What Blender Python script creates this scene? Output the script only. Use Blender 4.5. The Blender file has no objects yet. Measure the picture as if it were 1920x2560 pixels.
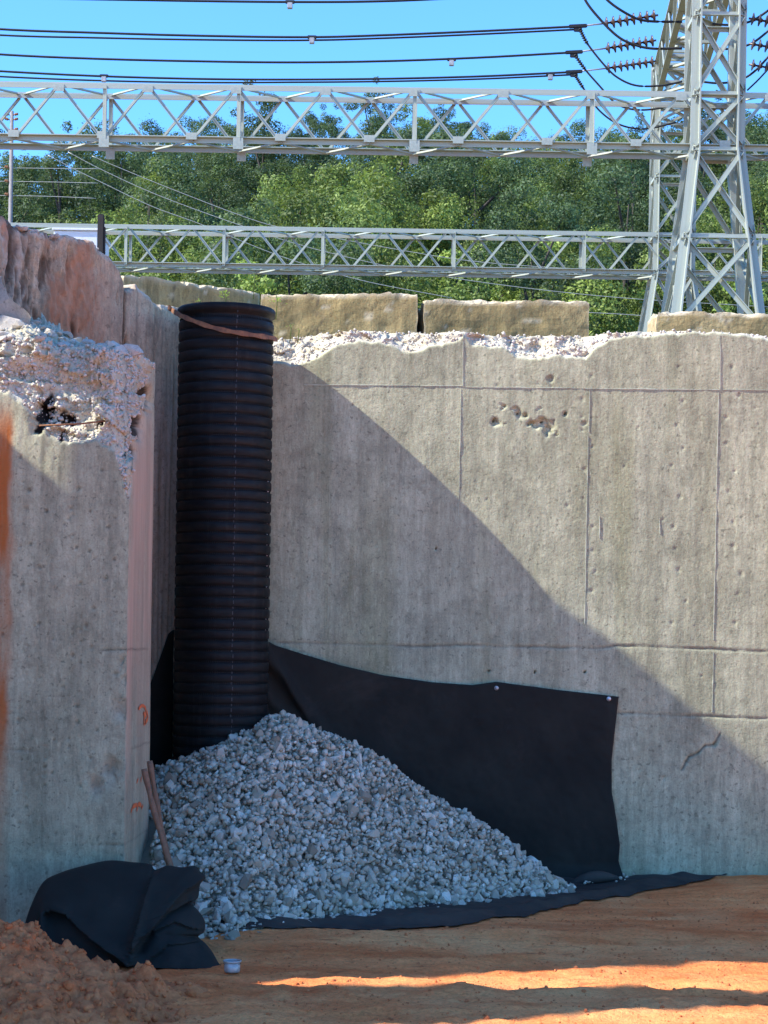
import bpy, bmesh, math, random
import numpy as np
from mathutils import Matrix, Vector

random.seed(7)
SC = bpy.context.scene
COL = SC.collection
PI = math.pi

# ------------------------------------------------------------------ camera
F = 4800.0          # focal length in photograph pixels (2560 high)
HZ = 280.0          # horizon below the picture centre, same pixels
TH = 0.015          # small roll of the hand-held camera
cam_d = bpy.data.cameras.new('camera')
cam = bpy.data.objects.new('camera', cam_d)
COL.objects.link(cam)
cam_d.sensor_fit = 'VERTICAL'
cam_d.sensor_height = 36.0
cam_d.lens = F / 2560 * 36.0
cam_d.shift_y = HZ / 2560
cam_d.shift_x = TH * HZ / 2560
cam_d.clip_start = 0.1
cam_d.clip_end = 3000
cam.matrix_world = Matrix.Rotation(PI / 2, 4, 'X') @ Matrix.Rotation(TH, 4, 'Z')
SC.camera = cam

# ------------------------------------------------------------------ sun, sky, exposure
SK, SM = 0.28, 0.96                       # sun travels (1, SK, -SM)
sun_dir = Vector((1.0, SK, -SM)).normalized()
elev = math.asin(-sun_dir.z)
azim = math.atan2(-sun_dir.x, -sun_dir.y)
world = bpy.data.worlds.new('World')
SC.world = world
world.use_nodes = True
wn = world.node_tree
bg = wn.nodes['Background']
sky = wn.nodes.new('ShaderNodeTexSky')
sky.sky_type = 'NISHITA'
sky.sun_disc = False
sky.sun_elevation = elev
sky.sun_rotation = azim
sky.altitude = 3000
sky.air_density = 1.0
sky.dust_density = 0.05
sky.ozone_density = 4.0
tint = wn.nodes.new('ShaderNodeMix')
tint.data_type = 'RGBA'
tint.blend_type = 'MULTIPLY'
tint.inputs[0].default_value = 1.0
tint.inputs[7].default_value = (0.44, 0.76, 0.98, 1)
wn.links.new(sky.outputs[0], tint.inputs[6])
wn.links.new(tint.outputs[2], bg.inputs[0])
bg.inputs[1].default_value = 0.15
sun_l = bpy.data.lights.new('sun', 'SUN')
sun_l.energy = 3.0
sun_l.angle = math.radians(0.55)
sun_l.color = (1.0, 0.95, 0.86)
sun_o = bpy.data.objects.new('sun', sun_l)
COL.objects.link(sun_o)
sun_o.rotation_euler = sun_dir.to_track_quat('-Z', 'Y').to_euler()
sun_o.location = (-30, -10, 25)
SC.view_settings.view_transform = 'Standard'
SC.view_settings.look = 'None'
SC.view_settings.gamma = 1.0
SC.view_settings.use_curve_mapping = False
SC.view_settings.exposure = 1.74

# ------------------------------------------------------------------ helpers
GROUND = -2.13


def P(px, py, D):
    """point that shows at photograph pixel (px, py) when it lies D metres deep"""
    u, v = px - 960.0, py - 1280.0
    u2, v2 = u + TH * v, v - TH * u
    return Vector((u2 / F * D, D, (HZ - v2) / F * D))


def PG(px, py, z=GROUND):
    u, v = px - 960.0, py - 1280.0
    v2 = v - TH * u
    return P(px, py, F * (-z) / (v2 - HZ))


def _hash(ix, iy, iz, seed):
    h = (ix * 374761393 + iy * 668265263 + iz * 2147483647 + seed * 1274126177) & 0xFFFFFFFF
    h = ((h ^ (h >> 13)) * 1274126177) & 0xFFFFFFFF
    h = (h ^ (h >> 16)) & 0xFFFFFF
    return h / float(0xFFFFFF)


def vn(x, y, z=0.0, seed=1):
    """value noise in -1..1 on numpy arrays"""
    x, y, z = np.broadcast_arrays(np.asarray(x, float), np.asarray(y, float), np.asarray(z, float))
    ix, iy, iz = np.floor(x).astype(np.int64), np.floor(y).astype(np.int64), np.floor(z).astype(np.int64)
    fx, fy, fz = x - ix, y - iy, z - iz
    fx, fy, fz = [f * f * (3 - 2 * f) for f in (fx, fy, fz)]
    r = 0
    for a in (0, 1):
        wa = fx if a else 1 - fx
        for b in (0, 1):
            wb = fy if b else 1 - fy
            for c in (0, 1):
                wc = fz if c else 1 - fz
                r = r + wa * wb * wc * _hash(ix + a, iy + b, iz + c, seed)
    return r * 2 - 1


def fbm(x, y, z=0.0, seed=1, octs=4, gain=0.5):
    r, a, s = 0, 1.0, 1.0
    for i in range(octs):
        r = r + a * vn(np.asarray(x) * s, np.asarray(y) * s, np.asarray(z) * s, seed + i * 17)
        a *= gain
        s *= 2.03
    return r


def facet(x, y, seed=1, slope=1.0):
    """broken faces: every jittered cell is a small tilted plane"""
    x, y = np.broadcast_arrays(np.asarray(x, float), np.asarray(y, float))
    ix, iy = np.floor(x).astype(np.int64), np.floor(y).astype(np.int64)
    best = np.full(x.shape, 1e9)
    val = np.zeros(x.shape)
    zz = np.zeros_like(ix)
    for a in (-1, 0, 1):
        for b in (-1, 0, 1):
            cx, cy = ix + a, iy + b
            qx = cx + 0.1 + 0.8 * _hash(cx, cy, zz, seed)
            qy = cy + 0.1 + 0.8 * _hash(cx, cy, zz, seed + 5)
            d_ = np.hypot(x - qx, y - qy)
            h = (_hash(cx, cy, zz, seed + 9) * 2 - 1) + slope * ((x - qx) * (_hash(cx, cy, zz, seed + 11) * 2 - 1) + (y - qy) * (_hash(cx, cy, zz, seed + 13) * 2 - 1)) * 2
            m_ = d_ < best
            best = np.where(m_, d_, best)
            val = np.where(m_, h, val)
    return val


def sstep(a, b, x):
    t = np.clip((np.asarray(x, float) - a) / (b - a), 0, 1)
    return t * t * (3 - 2 * t)


def setp(o, label=None, cat=None, group=None, kind=None):
    for k, v in (('label', label), ('category', cat), ('group', group), ('kind', kind)):
        if v:
            o[k] = v
    return o


def link(o, parent=None):
    COL.objects.link(o)
    if parent is not None:
        o.parent = parent
        o.matrix_parent_inverse = Matrix.Translation(-parent.location)
    return o


def empty(name, loc, label=None, cat=None, group=None, kind=None):
    o = bpy.data.objects.new(name, None)
    o.empty_display_size = 0.2
    o.location = loc
    COL.objects.link(o)
    return setp(o, label, cat, group, kind)


def mesh_np(name, verts, faces, smooth=False, col=None):
    me = bpy.data.meshes.new(name)
    verts = np.asarray(verts, np.float32)
    if isinstance(faces, np.ndarray):
        n, k = faces.shape
        me.vertices.add(len(verts))
        me.vertices.foreach_set('co', verts.ravel())
        me.loops.add(n * k)
        me.loops.foreach_set('vertex_index', faces.astype(np.int32).ravel())
        me.polygons.add(n)
        me.polygons.foreach_set('loop_start', np.arange(0, n * k, k, dtype=np.int32))
        me.polygons.foreach_set('loop_total', np.full(n, k, np.int32))
        me.update(calc_edges=True)
    else:
        me.from_pydata(verts.tolist(), [], faces)
    me.validate()
    if smooth:
        me.polygons.foreach_set('use_smooth', np.ones(len(me.polygons), bool))
    if col is not None:
        a = me.color_attributes.new('mask', 'FLOAT_COLOR', 'POINT')
        c = np.ones((len(verts), 4), np.float32)
        c[:, :col.shape[1]] = col
        a.data.foreach_set('color', c.ravel())
    return me


def obj(name, me, mat, parent=None):
    o = bpy.data.objects.new(name, me)
    if mat is not None and not me.materials:
        me.materials.append(mat)
    return link(o, parent)


def grid_faces(nr, nc, closed=False):
    r, c = np.meshgrid(np.arange(nr - 1), np.arange(nc if closed else nc - 1), indexing='ij')
    r, c = r.ravel(), c.ravel()
    c1 = (c + 1) % nc
    return np.stack([r * nc + c, r * nc + c1, (r + 1) * nc + c1, (r + 1) * nc + c], 1)


def slab(V, back, col=None, max_y=None):
    """front grid V (rows, cols, 3) closed at the back by vector back: a solid sheet"""
    nr, nc, _ = V.shape
    n = nr * nc
    ring = np.concatenate([np.arange(nc), np.arange(1, nr) * nc + nc - 1,
                           (nr - 1) * nc + np.arange(nc - 2, -1, -1), np.arange(nr - 2, 0, -1) * nc])
    flat = V.reshape(-1, 3)
    back = np.asarray(back, float)
    B = flat[ring] + (back.reshape(-1, 3)[ring] if back.ndim > 1 else back)
    if max_y is not None:
        B[:, 1] = np.minimum(B[:, 1], max_y)
    k = len(ring)
    verts = np.concatenate([flat, B, B.mean(0)[None]])
    i = np.arange(k)
    j = (i + 1) % k
    fs = np.stack([ring[j], ring[i], n + i, n + j], 1)
    e = np.arange(0, k - 1, 2)
    fan = np.stack([n + (e + 2) % k, n + e + 1, n + e, np.full(len(e), n + k)], 1)
    if back.ndim > 1:                      # notched outline: strips from the top to the bottom edge instead of a fan
        lo, hi = n + np.arange(nc), n + (nc - 1) + (nr - 1) + (nc - 1) - np.arange(nc)
        fan = np.stack([lo[1:], lo[:-1], hi[:-1], hi[1:]], 1)
    c = None
    if col is not None:
        cf = col.reshape(n, -1)
        c = np.concatenate([cf, cf[ring], cf[:1] * 0])
    return verts, np.concatenate([grid_faces(nr, nc), fs, fan]), c


def box_mesh(name, x0, x1, y0, y1, z0, z1, bev=0.0):
    bm = bmesh.new()
    bmesh.ops.create_cube(bm, size=1)
    for v in bm.verts:
        v.co = ((x0 + x1) / 2 + v.co.x * (x1 - x0), (y0 + y1) / 2 + v.co.y * (y1 - y0), (z0 + z1) / 2 + v.co.z * (z1 - z0))
    if bev:
        bmesh.ops.bevel(bm, geom=bm.edges[:], offset=bev, segments=2, affect='EDGES')
    me = bpy.data.meshes.new(name)
    bm.to_mesh(me)
    bm.free()
    return me


def smooth_path(pts, n):
    """Catmull-Rom through pts"""
    pts = np.array([tuple(p) for p in pts], float)
    e = np.concatenate([[2 * pts[0] - pts[1]], pts, [2 * pts[-1] - pts[-2]]])
    out = []
    for i in range(len(pts) - 1):
        p0, p1, p2, p3 = e[i], e[i + 1], e[i + 2], e[i + 3]
        for t in np.linspace(0, 1, n, endpoint=False):
            out.append(0.5 * (2 * p1 + (p2 - p0) * t + (2 * p0 - 5 * p1 + 4 * p2 - p3) * t * t + (3 * p1 - p0 - 3 * p2 + p3) * t ** 3))
    out.append(pts[-1])
    return np.array(out)


def tube_mesh(name, path, rad, sides=8, caps=True):
    path = np.asarray(path, float)
    n = len(path)
    rad = np.broadcast_to(np.asarray(rad, float), (n,))
    tan = np.gradient(path, axis=0)
    tan /= np.linalg.norm(tan, axis=1)[:, None] + 1e-9
    ref = np.array([0, 0, 1.0]) if abs(tan[0, 2]) < 0.8 else np.array([1.0, 0, 0])
    a = np.cross(tan, ref)
    a /= np.linalg.norm(a, axis=1)[:, None] + 1e-9
    b = np.cross(tan, a)
    th = np.linspace(0, 2 * PI, sides, endpoint=False)
    V = path[:, None] + rad[:, None, None] * (np.cos(th)[None, :, None] * a[:, None] + np.sin(th)[None, :, None] * b[:, None])
    f = grid_faces(n, sides, True).tolist()
    if caps:
        f.append(list(range(sides))[::-1])
        f.append([(n - 1) * sides + i for i in range(sides)])
    return mesh_np(name, V.reshape(-1, 3), f, smooth=True)


def lathe_mesh(name, prof, sides=24, smooth=True):
    """prof: list of (r, z)"""
    prof = np.array(prof, float)
    th = np.linspace(0, 2 * PI, sides, endpoint=False)
    V = np.stack([prof[:, 0, None] * np.cos(th), prof[:, 0, None] * np.sin(th), np.repeat(prof[:, 1, None], sides, 1)], 2)
    f = grid_faces(len(prof), sides, True)
    return mesh_np(name, V.reshape(-1, 3), f, smooth)


# ---- node helper
class Nd:
    def __init__(self, name):
        self.m = bpy.data.materials.new(name)
        self.m.use_nodes = True
        self.nt = self.m.node_tree
        self.b = self.nt.nodes['Principled BSDF']
        self.tc = None

    def n(self, typ, ins=None, **props):
        nd = self.nt.nodes.new('ShaderNode' + typ)
        for k, v in props.items():
            setattr(nd, k, v)
        for k, v in (ins or {}).items():
            self.put(nd.inputs[k], v)
        return nd

    def put(self, sock, v):
        if isinstance(v, bpy.types.NodeSocket):
            self.nt.links.new(v, sock)
        else:
            if isinstance(v, tuple) and len(v) == 3 and sock.type == 'RGBA':
                v = v + (1,)
            sock.default_value = v

    def co(self, scale=(1, 1, 1), kind='Object'):
        if self.tc is None:
            self.tc = self.n('TexCoord')
        return self.n('Mapping', {'Vector': self.tc.outputs[kind], 'Scale': scale}).outputs[0]

    def noise(self, scale, detail=4, rough=0.55, vec=None, dist=0.0):
        return self.n('TexNoise', {'Vector': vec or self.co(), 'Scale': scale, 'Detail': detail, 'Roughness': rough, 'Distortion': dist}).outputs[0]

    def ramp(self, fac, *stops):
        r = self.n('ValToRGB', {'Fac': fac})
        el = r.color_ramp.elements
        while len(el) < len(stops):
            el.new(0.5)
        for e, (p, c) in zip(el, stops):
            e.position = p
            e.color = (c, c, c, 1) if isinstance(c, (int, float)) else tuple(c) + (1,)
        return r.outputs[0]

    def mix(self, f, a, b, blend='MIX'):
        m = self.n('Mix', data_type='RGBA', blend_type=blend)
        self.put(m.inputs[0], f)
        self.put(m.inputs[6], a)
        self.put(m.inputs[7], b)
        return m.outputs[2]

    def math(self, op, a, b=0.0, clamp=False):
        m = self.n('Math', operation=op, use_clamp=clamp)
        self.put(m.inputs[0], a)
        self.put(m.inputs[1], b)
        return m.outputs[0]

    def attr(self):
        a = self.n('Attribute', attribute_name='mask')
        s = self.n('SeparateColor', {0: a.outputs['Color']})
        return s.outputs[0], s.outputs[1], s.outputs[2]

    def rnd(self):
        return self.n('ObjectInfo').outputs['Random']

    def bump(self, h, strength, dist=0.02, normal=None):
        ins = {'Height': h, 'Strength': strength, 'Distance': dist}
        if normal:
            ins['Normal'] = normal
        return self.n('Bump', ins).outputs[0]

    def done(self, color, rough=0.8, normal=None, metal=0.0, spec=None):
        self.put(self.b.inputs['Base Color'], color)
        self.put(self.b.inputs['Roughness'], rough)
        self.put(self.b.inputs['Metallic'], metal)
        if spec is not None:
            self.put(self.b.inputs['Specular IOR Level'], spec)
        if normal:
            self.put(self.b.inputs['Normal'], normal)
        return self.m


# ------------------------------------------------------------------ materials
def concrete(name, c1, c2, streak=0.5, fresh=(0.66, 0.62, 0.56), dark=(0.06, 0.05, 0.045), third=(0.5, 0.25, 0.12), moss=None):
    """attribute mask: R fresh broken face, G dark stain or hole, B third colour"""
    d = Nd(name)
    big = d.noise(0.9, 5, 0.6)
    base = d.mix(d.ramp(big, (0.35, 0), (0.65, 1)), c1, c2)
    st = d.noise(1.0, 5, 0.65, d.co((9, 9, 0.45)))
    base = d.mix(streak, base, d.ramp(st, (0.3, 0.45), (0.55, 0.95), (0.75, 1.15)), 'MULTIPLY')
    st2 = d.noise(1.0, 3, 0.6, d.co((3.1, 3.1, 0.22)))
    if moss:
        base = d.mix(d.math('MULTIPLY', d.ramp(st2, (0.48, 0), (0.68, 1)), 0.6), base, moss)
    else:
        base = d.mix(streak * 0.6, base, d.ramp(st2, (0.35, 0.65), (0.6, 1.05)), 'MULTIPLY')
    runs = d.noise(1.0, 5, 0.7, d.co((2.2, 2.2, 0.5)), 0.4)
    base = d.mix(d.math('MULTIPLY', d.ramp(runs, (0.50, 0), (0.66, 1)), 0.55 * streak), base, tuple(v * w for v, w in zip(c2, (0.58, 0.55, 0.47))))
    blot = d.noise(6, 5, 0.7)
    base = d.mix(0.5, base, d.ramp(blot, (0.36, 0.72), (0.5, 1.0), (0.64, 1.15)), 'MULTIPLY')
    fine = d.noise(1.0, 4, 0.7, d.co((34, 34, 7)))
    base = d.mix(0.7 * streak + 0.15, base, d.ramp(fine, (0.3, 0.66), (0.5, 1.0), (0.72, 1.2)), 'MULTIPLY')
    pat = d.noise(2.3, 6, 0.72, None, 0.6)
    base = d.mix(0.6, base, d.ramp(pat, (0.38, 0.76), (0.5, 1.0), (0.62, 1.14)), 'MULTIPLY')
    dash = d.noise(1.0, 3, 0.6, d.co((46, 46, 7)))
    base = d.mix(d.math('MULTIPLY', d.ramp(dash, (0.58, 0), (0.67, 1)), streak * 0.6), base, tuple(v * 0.5 for v in c2))
    pale = d.noise(1.0, 3, 0.6, d.co((40, 40, 10)), 0.3)
    base = d.mix(d.math('MULTIPLY', d.ramp(pale, (0.59, 0), (0.68, 1)), 0.5 * streak), base, tuple(min(1, v * 1.35) for v in c1))
    blob = d.noise(11, 3, 0.6)
    base = d.mix(d.math('MULTIPLY', d.ramp(blob, (0.57, 0), (0.66, 1)), 0.7 * streak), base, tuple(v * 0.55 for v in c2))
    spk = d.noise(26, 2, 0.5)
    base = d.mix(d.ramp(spk, (0.63, 0), (0.69, 0.7)), base, tuple(v * 0.45 for v in c2))
    grain = d.noise(70, 3, 0.7)
    base = d.mix(0.7, base, d.ramp(grain, (0.2, 0.58), (0.5, 1.0), (0.85, 1.25)), 'MULTIPLY')
    R, G, B = d.attr()
    fc = d.mix(d.ramp(d.noise(14, 5, 0.7), (0.3, 0), (0.7, 1)), fresh, tuple(v * w for v, w in zip(fresh, (0.68, 0.62, 0.52))))
    fc = d.mix(d.ramp(d.noise(34, 3, 0.6), (0.58, 0), (0.66, 1)), fc, tuple(v * 0.42 for v in fresh))
    base = d.mix(R, base, fc)
    base = d.mix(B, base, d.mix(0.5, third, d.ramp(st, (0.3, 0.5), (0.7, 1.1)), 'MULTIPLY'))
    base = d.mix(G, base, dark)
    h = d.math('ADD', d.noise(45, 6, 0.7), d.math('MULTIPLY', d.noise(9, 3), 0.2))
    return d.done(base, 0.92, d.bump(h, 0.45, 0.012), spec=0.25)


M = {}
M['wall'] = concrete('wall_concrete', (0.465, 0.455, 0.305), (0.375, 0.37, 0.245), 0.58, fresh=(0.62, 0.58, 0.46), moss=(0.27, 0.265, 0.14))
M['stub'] = concrete('stub_concrete', (0.455, 0.44, 0.30), (0.365, 0.355, 0.24), 0.5, fresh=(0.58, 0.55, 0.43), dark=(0.012, 0.010, 0.009), third=(0.56, 0.37, 0.255))
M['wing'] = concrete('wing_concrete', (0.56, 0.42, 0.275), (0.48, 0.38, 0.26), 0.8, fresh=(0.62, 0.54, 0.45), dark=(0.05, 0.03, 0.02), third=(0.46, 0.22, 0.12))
M['block'] = concrete('block_concrete', (0.36, 0.26, 0.11), (0.46, 0.34, 0.165), 0.8, fresh=(0.68, 0.58, 0.41), moss=(0.20, 0.15, 0.065))
M['rubble'] = concrete('rubble_concrete', (0.6, 0.55, 0.48), (0.48, 0.43, 0.36), 0.1)


def clay():
    d = Nd('red_clay')
    a = d.noise(1.0, 6, 0.62, d.co((0.55, 3.2, 2)))
    c = d.mix(d.ramp(a, (0.36, 0), (0.62, 1)), (0.68, 0.175, 0.052), (0.90, 0.31, 0.105))
    b = d.noise(1.3, 4, 0.6)
    c = d.mix(d.ramp(b, (0.45, 0), (0.7, 0.55)), c, (0.90, 0.46, 0.19))
    g = d.noise(38, 6, 0.75)
    c = d.mix(0.8, c, d.ramp(g, (0.25, 0.5), (0.5, 1.0), (0.8, 1.3)), 'MULTIPLY')
    dk = d.noise(1.0, 4, 0.7, d.co((3.0, 16, 4)))
    c = d.mix(d.ramp(dk, (0.60, 0), (0.70, 0.65)), c, (0.32, 0.095, 0.036))
    h = d.math('ADD', d.noise(22, 6, 0.7), d.noise(1.0, 4, 0.6, d.co((2, 11, 4))))
    return d.done(c, 0.95, d.bump(h, 0.8, 0.035), spec=0.15)


M['clay'] = clay()


def clod():
    d = Nd('clay_clods')
    c = d.mix(d.ramp(d.noise(5, 5, 0.65), (0.35, 0), (0.65, 1)), (0.52, 0.145, 0.05), (0.70, 0.235, 0.09))
    c = d.mix(0.5, c, d.ramp(d.noise(40, 4, 0.7), (0.25, 0.6), (0.8, 1.3)), 'MULTIPLY')
    return d.done(c, 0.95, d.bump(d.noise(28, 6, 0.7), 0.6, 0.03), spec=0.15)


M['clod'] = clod()


def stone(name, use_attr):
    d = Nd(name)
    if use_attr:
        r = d.attr()[0]
    else:
        r = d.rnd()
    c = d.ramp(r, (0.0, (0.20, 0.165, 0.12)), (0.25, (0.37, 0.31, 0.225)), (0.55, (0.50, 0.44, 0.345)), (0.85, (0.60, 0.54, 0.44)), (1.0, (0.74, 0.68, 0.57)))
    c = d.mix(0.5, c, d.ramp(d.noise(26, 4, 0.7), (0.3, 0.65), (0.7, 1.15)), 'MULTIPLY')
    return d.done(c, 0.75, d.bump(d.noise(60, 3), 0.25, 0.01), spec=0.35)


M['stone'] = stone('crushed_stone', False)
M['stone_mass'] = stone('crushed_stone_mass', True)


def fabric():
    d = Nd('black_geotextile')
    c = d.mix(d.ramp(d.noise(2.2, 4, 0.6), (0.35, 0), (0.7, 1)), (0.0125, 0.0120, 0.0095), (0.023, 0.0215, 0.0165))
    c = d.mix(d.ramp(d.noise(55, 3, 0.8), (0.66, 0), (0.8, 0.35)), c, (0.05, 0.045, 0.04))
    c = d.mix(d.ramp(d.noise(1.4, 6, 0.75, None, 0.8), (0.56, 0), (0.78, 0.75)), c, (0.045, 0.034, 0.027))
    return d.done(c, 0.9, d.bump(d.noise(240, 2), 0.15, 0.004), spec=0.3)


M['fabric'] = fabric()


def fabric_dusty():
    d = Nd('dusty_geotextile')
    c = d.mix(d.ramp(d.noise(3.0, 5, 0.65), (0.35, 0), (0.75, 1)), (0.022, 0.019, 0.017), (0.06, 0.048, 0.038))
    return d.done(c, 0.8, d.bump(d.noise(200, 2), 0.15, 0.004), spec=0.35)


M['fabric_dusty'] = fabric_dusty()


def plastic():
    d = Nd('black_polyethylene')
    dust = d.ramp(d.noise(1.0, 5, 0.7, d.co((4, 4, 18))), (0.42, 0), (0.75, 0.7))
    c = d.mix(dust, (0.0045, 0.005, 0.006), (0.022, 0.022, 0.019))
    c = d.mix(d.ramp(d.noise(1.0, 4, 0.7, d.co((14, 14, 0.8))), (0.55, 0), (0.75, 0.6)), c, (0.030, 0.030, 0.026))
    return d.done(c, d.ramp(d.noise(7, 3), (0.3, 0.48), (0.7, 0.72)), d.bump(d.noise(30, 3), 0.15, 0.01), spec=0.22)


M['pipe'] = plastic()


def galv():
    d = Nd('galvanised_steel')
    c = d.mix(d.ramp(d.noise(3, 4, 0.6), (0.35, 0), (0.7, 1)), (0.32, 0.345, 0.295), (0.43, 0.46, 0.395))
    c = d.mix(d.rnd(), c, d.mix(0.5, c, (0.40, 0.42, 0.34)))
    return d.done(c, 0.55, None, metal=0.25, spec=0.4)


M['galv'] = galv()


def plain(name, c, rough=0.6, metal=0.0, var=0.3, scale=12.0, c2=None):
    d = Nd(name)
    col = d.mix(d.ramp(d.noise(scale, 5, 0.65), (0.35, 0), (0.7, 1)), c, c2 or tuple(v * (1 - var) for v in c))
    return d.done(col, rough, d.bump(d.noise(scale * 4, 3), 0.15, 0.01), metal=metal)


M['rust'] = plain('rusty_steel', (0.34, 0.155, 0.07), 0.85, 0.2, scale=16, c2=(0.12, 0.06, 0.04))
M['rebar'] = plain('burnt_steel', (0.035, 0.028, 0.024), 0.8, 0.3)
M['wood'] = plain('weathered_wood', (0.22, 0.115, 0.06), 0.7, 0, scale=30, c2=(0.11, 0.06, 0.035))
M['steel_dark'] = plain('dark_steel', (0.05, 0.045, 0.04), 0.6, 0.5)
M['cable'] = plain('black_cable', (0.02, 0.02, 0.022), 0.6, 0.2)
M['wire'] = plain('bare_wire', (0.45, 0.46, 0.42), 0.5, 0.4)
M['porcelain'] = plain('brown_porcelain', (0.075, 0.045, 0.035), 0.35)
M['cabinet'] = plain('white_painted_metal', (0.72, 0.74, 0.76), 0.5, 0, 0.1)
M['post'] = plain('dark_timber', (0.022, 0.018, 0.018), 0.8)
M['zinc'] = plain('zinc_tub', (0.50, 0.49, 0.47), 0.45, 0.4, 0.35)
M['pole'] = plain('grey_pole', (0.24, 0.22, 0.21), 0.8)
M['bark'] = plain('bark', (0.06, 0.052, 0.042), 0.9)
M['washer'] = plain('bright_washer', (0.7, 0.71, 0.72), 0.35, 0.6, 0.1)
M['mortar'] = plain('mortar', (0.36, 0.30, 0.27), 0.9)
M['paint'] = plain('orange_spray_paint', (0.80, 0.17, 0.05), 0.8, 0, 0.3, 30)


def leaf(name, a, b, cdark):
    d = Nd(name)
    c = d.mix(d.rnd(), a, b)
    c = d.mix(d.ramp(d.noise(0.9, 3, 0.6), (0.35, 0.55), (0.6, 0)), c, cdark)
    R = d.attr()[0]
    c = d.mix(0.7, c, d.ramp(R, (0, 0.3), (0.5, 0.9), (1, 1.7)), 'MULTIPLY')
    d.put(d.b.inputs['Base Color'], c)
    d.put(d.b.inputs['Roughness'], 0.6)
    d.put(d.b.inputs['Specular IOR Level'], 0.3)
    t = d.n('BsdfTranslucent', {'Color': d.mix(0.5, c, (0.14, 0.20, 0.02), 'ADD')})
    ms = d.n('MixShader', {0: 0.28, 1: d.b.outputs[0], 2: t.outputs[0]})
    d.nt.links.new(ms.outputs[0], d.nt.nodes['Material Output'].inputs[0])
    return d.m


M['leaf_mid'] = leaf('leaf_mid_green', (0.14, 0.195, 0.045), (0.21, 0.27, 0.055), (0.055, 0.095, 0.034))
M['leaf_dark'] = leaf('leaf_dark_green', (0.06, 0.10, 0.042), (0.09, 0.14, 0.05), (0.03, 0.058, 0.034))
M['leaf_pale'] = leaf('leaf_pale_green', (0.22, 0.30, 0.065), (0.27, 0.35, 0.07), (0.13, 0.19, 0.048))

# ------------------------------------------------------------------ ground
def spaced(a, b, step, lo, hi, grow=1.35):
    mid = np.arange(a, b + step / 2, step)
    left, right = [], []
    s, x = step, a
    while x > lo:
        s *= grow
        x -= s
        left.append(max(x, lo))
    s, x = step, b
    while x < hi:
        s *= grow
        x += s
        right.append(min(x, hi))
    return np.concatenate([left[::-1], mid, right])


def gz(X, Y):
    X, Y = np.asarray(X, float), np.asarray(Y, float)
    near = sstep(60, 25, np.hypot(X, Y - 12))
    z = 0.030 * fbm(X * 0.55, Y * 1.1, 0, 3, 3) + 0.012 * fbm(X * 2.2, Y * 7, 0, 5, 3) + 0.006 * fbm(X * 9, Y * 14, 0, 9, 2)
    z = z + 0.018 * fbm(X * 4, Y * 6, 0, 21, 3) * sstep(14.0, 10.5, Y) + 0.010 * np.abs(fbm(X * 7, Y * 16, 0, 25, 3)) * sstep(14.5, 11, Y)
    z = z + 0.07 * sstep(0.6, 3.6, X) * sstep(14.6, 15.9, Y)
    z = z + 0.05 * np.exp(-((Y - 12.9 - 0.12 * X) / 0.28) ** 2) * sstep(-1.5, 0, X)
    return GROUND + z * near


gx = spaced(-4.6, 4.2, 0.03, -600, 600)
gy = spaced(9.6, 16.2, 0.025, -600, 700)
GX, GY = np.meshgrid(gx, gy)
GZ = gz(GX, GY)
ground = obj('ground', mesh_np('ground', np.stack([GX, GY, GZ], 2).reshape(-1, 3), grid_faces(len(gy), len(gx)), True), M['clay'])
setp(ground, 'packed red clay ground of the excavation', 'ground', kind='structure')


# raised ground behind the retaining walls, rising to the wooded hill
def hill(X, Y):
    X, Y = np.asarray(X, float), np.asarray(Y, float)
    s = np.clip((Y - 66) / 62.0, 0, 1.25)
    side = 1 - 0.13 * sstep(-7, -17, X * 90 / np.maximum(Y, 40))
    return 2.28 + 22.3 * s * side + 0.06 * fbm(X * 0.5, Y * 0.5, 0, 31, 3) + 0.5 * fbm(X * 0.08, Y * 0.08, 0, 33, 2) * sstep(55, 75, Y)


ux = spaced(-9, 12, 0.5, -500, 500)
urow = spaced(0.0, 60.0, 0.6, 0.0, 600)
ub = np.where(ux > -1.8, 16.42, np.where(ux > -5.4, ux + 18.3, 12.9 + 0.8 * (-5.4 - ux)))   # front line of the raised ground
UX = np.repeat(ux[None], len(urow), 0)
UY = ub[None] + urow[:, None]
UZ = hill(UX, UY)
low = np.stack([ux, ub - np.where(ux > -5.4, 0.0, 5.0), np.full(len(ux), GROUND - 0.3)], 1)
UV = np.concatenate([low[None], np.stack([UX, UY, UZ], 2)])
M['turf'] = plain('rough_turf', (0.10, 0.11, 0.045), 0.95, 0, scale=2.0, c2=(0.16, 0.11, 0.06))
terr = obj('hillside_terrain', mesh_np('hillside_terrain', UV.reshape(-1, 3), grid_faces(len(urow) + 1, len(ux)), True), M['turf'])
setp(terr, 'raised ground behind the walls rising to the wooded hill', 'terrain', kind='structure')

# ------------------------------------------------------------------ back retaining wall
WY = 16.0


def wall_xz(px, py, D=WY):
    p = P(px, py, D)
    return p.x, p.z


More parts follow.
